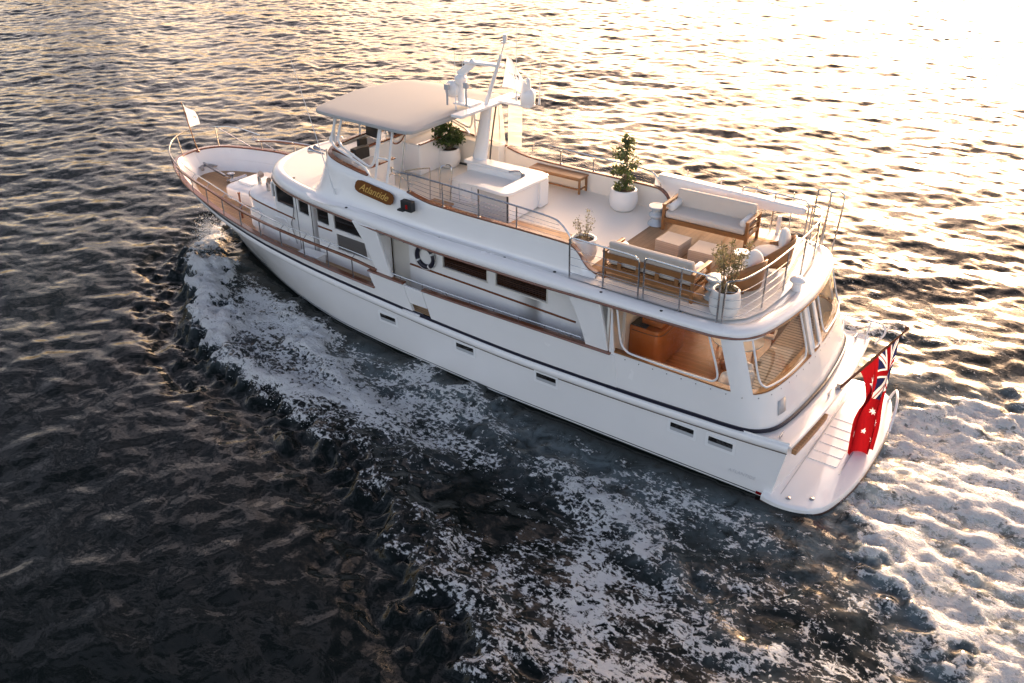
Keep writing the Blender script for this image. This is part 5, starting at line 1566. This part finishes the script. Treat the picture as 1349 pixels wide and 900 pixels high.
q = MB(); q.tube([B0, B1], [0.02, 0.012], 8); q.lathe([(0.06, 0), (0.06, 0.04), (0.03, 0.08)], (0.22, 0.06, 2.70), 12); q.build('bow_flag_staff', M['varnish'], Y)
small_flag('house_flag', 'small white pennant flying from the bow staff', tuple(B0.lerp(B1, .50)), tuple(B0.lerp(B1, .97)), (0.46, 0.08, 0.0), lambda u, v: (0.72 < u < 0.84 and 0.5 < v < 0.62 and (int(u * 60) + int(v * 40)) % 2 == 0), 0.5, 0.03)
small_flag('house_flag', 'white flag with dark lettering flying beside the mast', (12.0, 0.72, 6.42), (12.12, 0.72, 7.2), (0.66, 0.3, -0.12), lambda u, v: (0.40 < v < 0.55 and 0.25 < u < 0.8 and (int(u * 22) % 3 != 0) and (math.sin(u * 60) + math.cos(v * 50)) > 0.1), 0.0, 0.12, 0.8)

# ================= water =======================================================================
NG = 1024
DOM = 90.0
OX, OY = -56.0, -20.0
h_ = DOM / NG
kx = 2 * np.pi * np.fft.fftfreq(NG, h_); ky = kx
KX, KY = np.meshgrid(kx, ky, indexing='xy')
K = np.hypot(KX, KY); K[0, 0] = 1e-6
wdir = np.array([-0.50, 0.866])
cosd = (KX * wdir[0] + KY * wdir[1]) / K
def band(lam_p, amp, spread, seed, kmax=30.0, tail=4.0):
    r_ = np.random.default_rng(seed)
    kp = 2 * np.pi / lam_p
    S = np.exp(-1.25 * (kp / K) ** 2) * K ** (-tail) * (np.abs(cosd) ** spread) * (K < kmax)
    S[0, 0] = 0
    A = np.sqrt(S) * (r_.normal(size=K.shape) + 1j * r_.normal(size=K.shape))
    hh = np.real(np.fft.ifft2(A)); return hh / hh.std() * amp, A
h1, _ = band(3.2, 0.0145, 1.0, 3, 9.0, 4.8)
h2, _ = band(1.4, 0.0120, 0.8, 5, 14.0, 5.2)
h3, _ = band(11.0, 0.034, 2.5, 8, 3.0)
h4, _ = band(0.80, 0.0080, 0.4, 9, 20.0, 5.5)
HZ = h1 + h2 + h3 + h4
print('slope rms', np.gradient(HZ, h_, axis=0).std(), np.gradient(HZ, h_, axis=1).std())
gx = OX + np.arange(NG) * h_; gy = OY + np.arange(NG) * h_
X, Yg = np.meshgrid(gx, gy, indexing='xy')

def fbm(seed, lam, tail=3.2):
    r_ = np.random.default_rng(seed)
    S = K ** (-tail) * np.exp(-((2 * np.pi / lam) / K) ** 2) * (K < 36); S[0, 0] = 0
    n_ = np.real(np.fft.ifft2(np.sqrt(S) * (r_.normal(size=K.shape) + 1j * r_.normal(size=K.shape))))
    return n_ / n_.std()
def polyline(pts, vals):
    """distance, signed side and interpolated values from a polyline"""
    D = np.full(X.shape, 1e9); S = np.zeros(X.shape); V = [np.zeros(X.shape) for _ in range(len(vals[0]))]
    for i in range(len(pts) - 1):
        a, b_ = np.array(pts[i]), np.array(pts[i + 1]); d_ = b_ - a; L2 = (d_ ** 2).sum()
        t = np.clip(((X - a[0]) * d_[0] + (Yg - a[1]) * d_[1]) / L2, 0, 1)
        dx, dy = X - a[0] - t * d_[0], Yg - a[1] - t * d_[1]
        dd = np.hypot(dx, dy); m_ = dd < D
        D = np.where(m_, dd, D); S = np.where(m_, np.sign(d_[0] * dy - d_[1] * dx), S)
        for k in range(len(V)):
            V[k] = np.where(m_, vals[i][k] + (vals[i + 1][k] - vals[i][k]) * t, V[k])
    return D, S, V
warp1, warp2, wl_ = fbm(21, 2.2), fbm(22, 0.9), fbm(23, 6.0)
AY = np.abs(Yg)
foam = np.zeros(X.shape); aer = np.zeros(X.shape); wake = np.zeros(X.shape)
hullb = np.array([b_wl(x) for x in gx])[None, :].repeat(NG, 0)
hullb[X < 1.9] = 0
for sgn in (-1, 1):
    side = (Yg * sgn > -0.01)
    def ridge(pts, vals, jitter=0.35):
        P = [(a, sgn * b_) for a, b_ in pts]
        D, S, V = polyline(P, vals)
        # positive = away from the hull
        out = D * S * sgn
        out = out + jitter * (0.5 * warp1 + 0.25 * warp2) + 0.3 * wl_ * jitter
        return out, V
    # outer bow crest: values amp, inner width, outer width, height
    o1, V = ridge([(0.75, .45), (1.6, 1.45), (3.4, 3.0), (6.9, 5.35), (9.5, 5.85), (12, 6.25), (14.4, 7.0), (16, 8.0), (19, 9.5), (24, 12), (30, 15)],
                  [(1.3, .6, .12, .24), (1.3, 1.0, .15, .38), (1.15, 1.2, .15, .46), (1.0, 1.4, .18, .42), (.8, 1.8, .22, .28), (.5, .8, .25, .26), (.46, .6, .28, .28), (.50, .6, .28, .28), (.50, .7, .3, .26), (.45, .8, .3, .2), (.4, .8, .3, .15)])
    f1 = V[0] * np.where(o1 > 0, np.exp(-(o1 / V[2]) ** 2), np.exp(-(o1 / V[1]) ** 2))
    calm = np.clip((X - 12) / 5, 0, 1) if sgn > 0 else np.zeros(X.shape)
    f1 = f1 * (1 - 0.85 * calm)
    V[3] = V[3] * (1 - 0.45 * calm)
    wake += side * V[3] * np.exp(-((o1 + 0.25) / (0.6 + 0.5 * calm)) ** 2) - side * 0.5 * V[3] * np.exp(-((o1 - 0.75) / (0.7 + 0.5 * calm)) ** 2)
    # second breaking crest
    o2, V = ridge([(6.6, 2.55), (7.6, 2.9), (9.4, 3.9), (11.3, 4.85), (13.2, 5.5), (15.5, 6.3)], [(.9, .5, .3, .2), (1.05, .6, .3, .25), (1.05, .9, .3, .25), (.95, 1.0, .35, .22), (.6, 1.0, .4, .15), (.2, 1, .4, .0)])
    f2 = V[0] * np.where(o2 > 0, np.exp(-(o2 / V[2]) ** 2), np.exp(-(o2 / V[1]) ** 2)) * (X < 15.6)
    wake += side * V[3] * np.exp(-((o2 + 0.1) / 0.45) ** 2) * (X < 15.6)
    # stream that peels off amidships
    o3, V = ridge([(11.2, 2.9), (12.5, 3.15), (13.8, 3.3), (16.2, 4.15), (18.2, 4.75), (20.6, 5.7), (23, 7.0)], [(.5, .3, .2, .0), (.85, .4, .22, .10), (.62, .35, .16, .16), (.72, .6, .18, .20), (.92, .9, .25, .20), (.75, .9, .4, .14), (.45, .9, .5, 0)])
    f3 = V[0] * np.where(o3 > 0, np.exp(-(o3 / V[2]) ** 2), np.exp(-(o3 / V[1]) ** 2))
    wake += side * V[3] * np.exp(-(o3 / 0.5) ** 2)
    # lacy field between the crests
    inside = np.clip(-(o1) / 0.4, 0, 1) * np.clip((AY - hullb - 0.15) / 0.5, 0, 1) * (X > 1.5)
    f1 = f1 * (0.86 + 0.10 * wl_ + 0.05 * warp2); f2 = f2 * (0.88 + 0.08 * warp1); f3 = f3 * (0.86 + 0.10 * wl_)
    mass = np.exp(-(((X - 18.5) / 4.5) ** 2 + ((AY - 6.6 - 0.25 * (X - 18.5)) / 1.5) ** 2))
    lace = (1 - 0.5 * calm) * inside * np.clip((X - 2) / 3, 0, 1) * (0.41 + 0.08 * wl_ + 0.06 * warp1 + 0.14 * mass + 0.28 * np.exp(-((X - 7.5) / 4.0) ** 2)) * np.clip((32 - X) / 8, 0, 1)
    lace *= 1 - 0.75 * np.exp(-(((X - 15.3) / 2.2) ** 2 + ((AY - 6.1) / 0.9) ** 2))
    fs = np.maximum.reduce([f1, f2, f3, lace])
    # dark water tight under the bow flare
    fs *= 1 - np.exp(-(((X - 4.2) / 2.2) ** 2 + ((AY - hullb - 0.25) / 0.32) ** 2)) * 0.85
    foam = np.where(side, np.maximum(foam, fs), foam)
    a_ = inside * np.exp(-((AY - hullb - 0.6) / 1.4) ** 2) * np.clip((X - 7) / 3, 0, 1) * 0.55
    a_ = np.maximum(a_, 0.5 * np.clip(f3 * 1.1, 0, 1) + 0.3 * f2 + 0.4 * f1 * (X < 9))
    aer = np.where(side, np.maximum(aer, a_), aer)
    foam = np.where(side, np.maximum(foam, inside * 0.42 * np.exp(-((AY - hullb - 0.35) / 0.55) ** 2) * np.clip((X - 8.5) / 2, 0, 1) * np.clip(0.7 + 0.35 * wl_, 0, 1.2)), foam)
# stern wash
wz = 2.15 + 0.80 * (X - 22.2) + 0.35 * warp1 + 0.25 * wl_
w_in = np.clip((wz - AY) / 0.6, 0, 1) * np.clip((X - 21.5) / 0.6, 0, 1)
edge = np.exp(-((wz - AY - 0.35) / 0.5) ** 2) * np.clip((X - 22.2) / 0.6, 0, 1)
wash = w_in * (0.50 + 0.08 * wl_ + 0.06 * warp1 + 0.05 * warp2) + 0.34 * edge
wash *= np.clip(1.1 - (X - 24) / 22, 0.2, 1.05)
foam = np.maximum(foam, wash)
aer = np.maximum(aer, np.clip(w_in * 1.1 + 0.6 * np.exp(-((AY - wz) / 1.2) ** 2) * (X > 21.5), 0, 1))
# churned relief
def fbm_x(seed, lam, tail, ax, ay):
    r_ = np.random.default_rng(seed); K2 = np.hypot(KX * ax, KY * ay); K2[0, 0] = 1e-6
    S = K2 ** (-tail) * np.exp(-((2 * np.pi / lam) / K2) ** 2) * (K < 34); S[0, 0] = 0
    n_ = np.real(np.fft.ifft2(np.sqrt(S) * (r_.normal(size=K.shape) + 1j * r_.normal(size=K.shape)))); return n_ / n_.std()
lump = np.abs(fbm_x(31, 1.3, 4.4, 1.5, 0.85)); lump2 = np.abs(fbm_x(32, 0.5, 3.8, 1.3, 0.9))
streak = fbm_x(33, 1.4, 3.4, 2.6, 0.75)
foam = np.where(w_in > 0.02, np.maximum(foam, w_in * (0.63 + 0.18 * streak + 0.08 * warp2 + 0.10 * (lump - .8))), foam)
wake += w_in * (0.026 * (lump - .8) + 0.022 * (lump2 - .8) + 0.030 * streak) + edge * 0.14
wake += np.clip(foam - 0.35, 0, 1) * (0.05 * (lump - .8) + 0.05 * (lump2 - .8)) * (1 - w_in)
# transverse stern waves and starboard swell
wake += 0.10 * np.cos((X - 22) * 0.9) * np.exp(-((AY - wz - 1.4) / 1.6) ** 2) * (X > 20)
# sheltered water against the hull
near = np.clip((AY - hullb + 0.2) / 1.0, 0.35, 1)
near = np.where((X > 1.9) & (X < 22), near, 1)
HZ = HZ * near + wake
bl = np.minimum.reduce([X - OX, OX + DOM - h_ - X, Yg - OY, OY + DOM - h_ - Yg])
HZ *= np.clip(bl / 5.0, 0, 1)
HZ = np.where((bl < 1e-4), 0, HZ)
foam = np.clip(foam, 0, 1.3); aer = np.clip(aer, 0, 1)

verts = np.stack([X.ravel(), Yg.ravel(), HZ.ravel()], 1)
idx = np.arange(NG * NG).reshape(NG, NG)
quads = np.stack([idx[:-1, :-1].ravel(), idx[:-1, 1:].ravel(), idx[1:, 1:].ravel(), idx[1:, :-1].ravel()], 1)
# skirt out to the horizon
x0, x1, y0, y1 = gx[0], gx[-1], gy[0], gy[-1]; B = 4000.0
nb0 = len(verts)
ring_pts = np.array([[-B, -B, 0], [B, -B, 0], [B, B, 0], [-B, B, 0]])
c00, c10, c11, c01 = idx[0, 0], idx[0, -1], idx[-1, -1], idx[-1, 0]
verts = np.vstack([verts, ring_pts])
skirt = np.array([[nb0, nb0 + 1, c10, c00], [nb0 + 1, nb0 + 2, c11, c10], [nb0 + 2, nb0 + 3, c01, c11], [nb0 + 3, nb0, c00, c01]])
allq = np.vstack([quads, skirt]).astype(np.int32)
me = bpy.data.meshes.new("water")
me.vertices.add(len(verts)); me.vertices.foreach_set("co", verts.astype(np.float32).ravel())
me.loops.add(allq.size); me.loops.foreach_set("vertex_index", allq.ravel())
me.polygons.add(len(allq)); me.polygons.foreach_set("loop_start", (np.arange(len(allq)) * 4).astype(np.int32)); me.polygons.foreach_set("loop_total", np.full(len(allq), 4, np.int32))
me.polygons.foreach_set("use_smooth", np.ones(len(allq), bool))
me.update(calc_edges=True)
for nm, arr in (("foam", foam), ("aerated", aer)):
    at = me.attributes.new(nm, 'FLOAT', 'POINT')
    at.data.foreach_set("value", np.concatenate([arr.ravel(), np.zeros(4)]).astype(np.float32))
water = bpy.data.objects.new("water", me); COL.objects.link(water); water['kind'] = 'structure'

wm = bpy.data.materials.new("sea_water"); wm.use_nodes = True
nt = wm.node_tree; L = nt.links
for n_ in list(nt.nodes): nt.nodes.remove(n_)
def N(t, **kw):
    n_ = nt.nodes.new(t)
    for k, v in kw.items(): setattr(n_, k, v)
    return n_
out = N("ShaderNodeOutputMaterial")
tc = N("ShaderNodeTexCoord")
def noise(scale, detail=5, rough=0.55, dist=0.0, vec=None, sc3=None):
    n_ = N("ShaderNodeTexNoise"); n_.inputs["Scale"].default_value = scale; n_.inputs["Detail"].default_value = detail; n_.inputs["Roughness"].default_value = rough; n_.inputs["Distortion"].default_value = dist
    v = vec or tc.outputs["Object"]
    if sc3:
        mp = N("ShaderNodeMapping"); mp.inputs["Scale"].default_value = sc3; L.new(v, mp.inputs["Vector"]); v = mp.outputs[0]
    L.new(v, n_.inputs["Vector"]); return n_
def math_(op, a, b_=None, c_=None, clamp=False):
    n_ = N("ShaderNodeMath", operation=op); n_.use_clamp = clamp
    for i, q_ in enumerate((a, b_, c_)):
        if q_ is None: continue
        if isinstance(q_, (int, float)): n_.inputs[i].default_value = q_
        else: L.new(q_, n_.inputs[i])
    return n_.outputs[0]
def smooth(v, a, b_):
    n_ = N("ShaderNodeMapRange", interpolation_type='SMOOTHSTEP'); n_.inputs[1].default_value = a; n_.inputs[2].default_value = b_
    L.new(v, n_.inputs[0]); return n_.outputs[0]
af = N("ShaderNodeAttribute", attribute_name="foam"); aa = N("ShaderNodeAttribute", attribute_name="aerated")
# ripples
r1 = noise(2.0, 3, 0.45, 0.5, sc3=(0.8, 1.25, 1)); r2 = noise(9.0, 3, 0.5, 0.4)
rip = math_('MULTIPLY_ADD', r2.outputs["Fac"], 0.16, r1.outputs["Fac"])
bmp = N("ShaderNodeBump"); bmp.inputs["Strength"].default_value = 1.0; bmp.inputs["Distance"].default_value = 0.022
L.new(rip, bmp.inputs["Height"])
# foam lace: warped cells at three sizes
wv = noise(1.3, 4, 0.6); wv2 = noise(5.0, 3, 0.6)
va = N("ShaderNodeVectorMath", operation='MULTIPLY_ADD'); va.inputs[1].default_value = (0.9, 0.9, 0)
L.new(wv.outputs["Color"], va.inputs[0]); L.new(tc.outputs["Object"], va.inputs[2])
vb = N("ShaderNodeVectorMath", operation='MULTIPLY_ADD'); vb.inputs[1].default_value = (0.22, 0.22, 0)
L.new(wv2.outputs["Color"], vb.inputs[0]); L.new(va.outputs[0], vb.inputs[2])
def cells(scale):
    v = N("ShaderNodeTexVoronoi", feature='DISTANCE_TO_EDGE'); v.inputs["Scale"].default_value = scale
    L.new(vb.outputs[0], v.inputs["Vector"]); return v.outputs["Distance"]
e2 = cells(5.2)
l2 = math_('SUBTRACT', 1.0, smooth(e2, 0.0, 0.25))
fine = noise(10.5, 7, 0.72, 0.4, sc3=(0.7, 1.1, 1)); med = noise(2.3, 5, 0.62, 0.5, sc3=(0.55, 1.15, 1)); big = noise(0.8, 4, 0.6, 0.4, sc3=(0.55, 1.2, 1))
s = math_('MULTIPLY_ADD', fine.outputs["Fac"], 2.0, -1.0)
s = math_('MULTIPLY_ADD', med.outputs["Fac"], 1.0, s); s = math_('ADD', s, -0.5)
s = math_('MULTIPLY_ADD', big.outputs["Fac"], 0.7, s); s = math_('ADD', s, -0.35)
s = math_('MULTIPLY_ADD', l2, 0.22, s)
thr = math_('MULTIPLY_ADD', af.outputs["Fac"], -1.15, 0.70)
fdiff = math_('SUBTRACT', s, thr)
ff = smooth(fdiff, -0.05, 0.17)
ff = math_('MULTIPLY', ff, smooth(af.outputs["Fac"], 0.03, 0.2))
# body colour: near black green, milky teal where air is beaten in
aerf = math_('MULTIPLY', aa.outputs["Fac"], smooth(noise(2.4, 7, 0.7, 0.8).outputs["Fac"], 0.28, 0.66))
body = N("ShaderNodeMix", data_type='RGBA'); body.inputs[6].default_value = (0.004, 0.0065, 0.006, 1); L.new(aerf, body.inputs[0])
milk = N("ShaderNodeMix", data_type='RGBA'); milk.inputs[6].default_value = (0.17, 0.215, 0.235, 1); milk.inputs[7].default_value = (0.44, 0.46, 0.43, 1)
L.new(smooth(aa.outputs["Fac"], 0.6, 1.0), milk.inputs[0]); L.new(milk.outputs[2], body.inputs[7])
pw = N("ShaderNodeBsdfPrincipled"); pw.inputs["Roughness"].default_value = 0.10; pw.inputs["IOR"].default_value = 1.333; pw.inputs["Specular IOR Level"].default_value = 0.33
L.new(body.outputs[2], pw.inputs["Base Color"]); L.new(bmp.outputs[0], pw.inputs["Normal"])
fb = N("ShaderNodeBump"); fb.inputs["Strength"].default_value = 1.0; fb.inputs["Distance"].default_value = 0.08
fh = math_('MULTIPLY_ADD', fine.outputs["Fac"], 0.8, fdiff); L.new(fh, fb.inputs["Height"])
pf = N("ShaderNodeBsdfPrincipled"); pf.inputs["Base Color"].default_value = (0.88, 0.885, 0.89, 1); pf.inputs["Roughness"].default_value = 0.75
L.new(fb.outputs[0], pf.inputs["Normal"])
mx = N("ShaderNodeMixShader"); L.new(ff, mx.inputs[0]); L.new(pw.outputs[0], mx.inputs[1]); L.new(pf.outputs[0], mx.inputs[2])
L.new(mx.outputs[0], out.inputs[0])
me.materials.append(wm)

# ================= flung spray ====================================================================
sp = MB(); rs = random.Random(5)
def droplet(p, r_):
    a = rs.random() * 6.28; c_, s_ = math.cos(a) * r_, math.sin(a) * r_
    sp.add([(p[0] + c_, p[1] + s_, p[2]), (p[0] - s_, p[1] + c_, p[2]), (p[0] - c_, p[1] - s_, p[2]), (p[0] + s_, p[1] - c_, p[2]), (p[0], p[1], p[2] + r_), (p[0], p[1], p[2] - r_)],
           [(0, 1, 4), (1, 2, 4), (2, 3, 4), (3, 0, 4), (1, 0, 5), (2, 1, 5), (3, 2, 5), (0, 3, 5)])
crest = [(0.9, .6), (1.6, 1.35), (3.4, 2.9), (6.9, 5.25), (9.5, 5.75), (12, 6.25)]
for sg in (-1, 1):
    for _ in range(4200):
        f = rs.random() ** 1.7 * 4.99; i = int(f); t_ = f - i
        x = crest[i][0] + (crest[i + 1][0] - crest[i][0]) * t_; y = crest[i][1] + (crest[i + 1][1] - crest[i][1]) * t_
        off = rs.gauss(-0.12, 0.2); hgt = abs(rs.gauss(0, 0.30)) * max(0.25, 1 - f / 4.5)
        droplet((x + rs.gauss(0, .15), sg * (y + off), 0.32 * max(.3, 1 - f / 5) + hgt), rs.uniform(0.004, 0.011))
for _ in range(1500):
    x = rs.uniform(22.2, 27.5); wz_ = 2.15 + 0.8 * (x - 22.2); y = rs.choice((-1, 1)) * (wz_ - abs(rs.gauss(0.2, 0.4)))
    droplet((x, y, 0.2 + abs(rs.gauss(0, 0.14))), rs.uniform(0.004, 0.010))
spray = sp.build('sea_spray', mat('spray_drops', (0.8, 0.82, 0.84), 0.5), None, smooth=0, fixn=False); spray['kind'] = 'stuff'
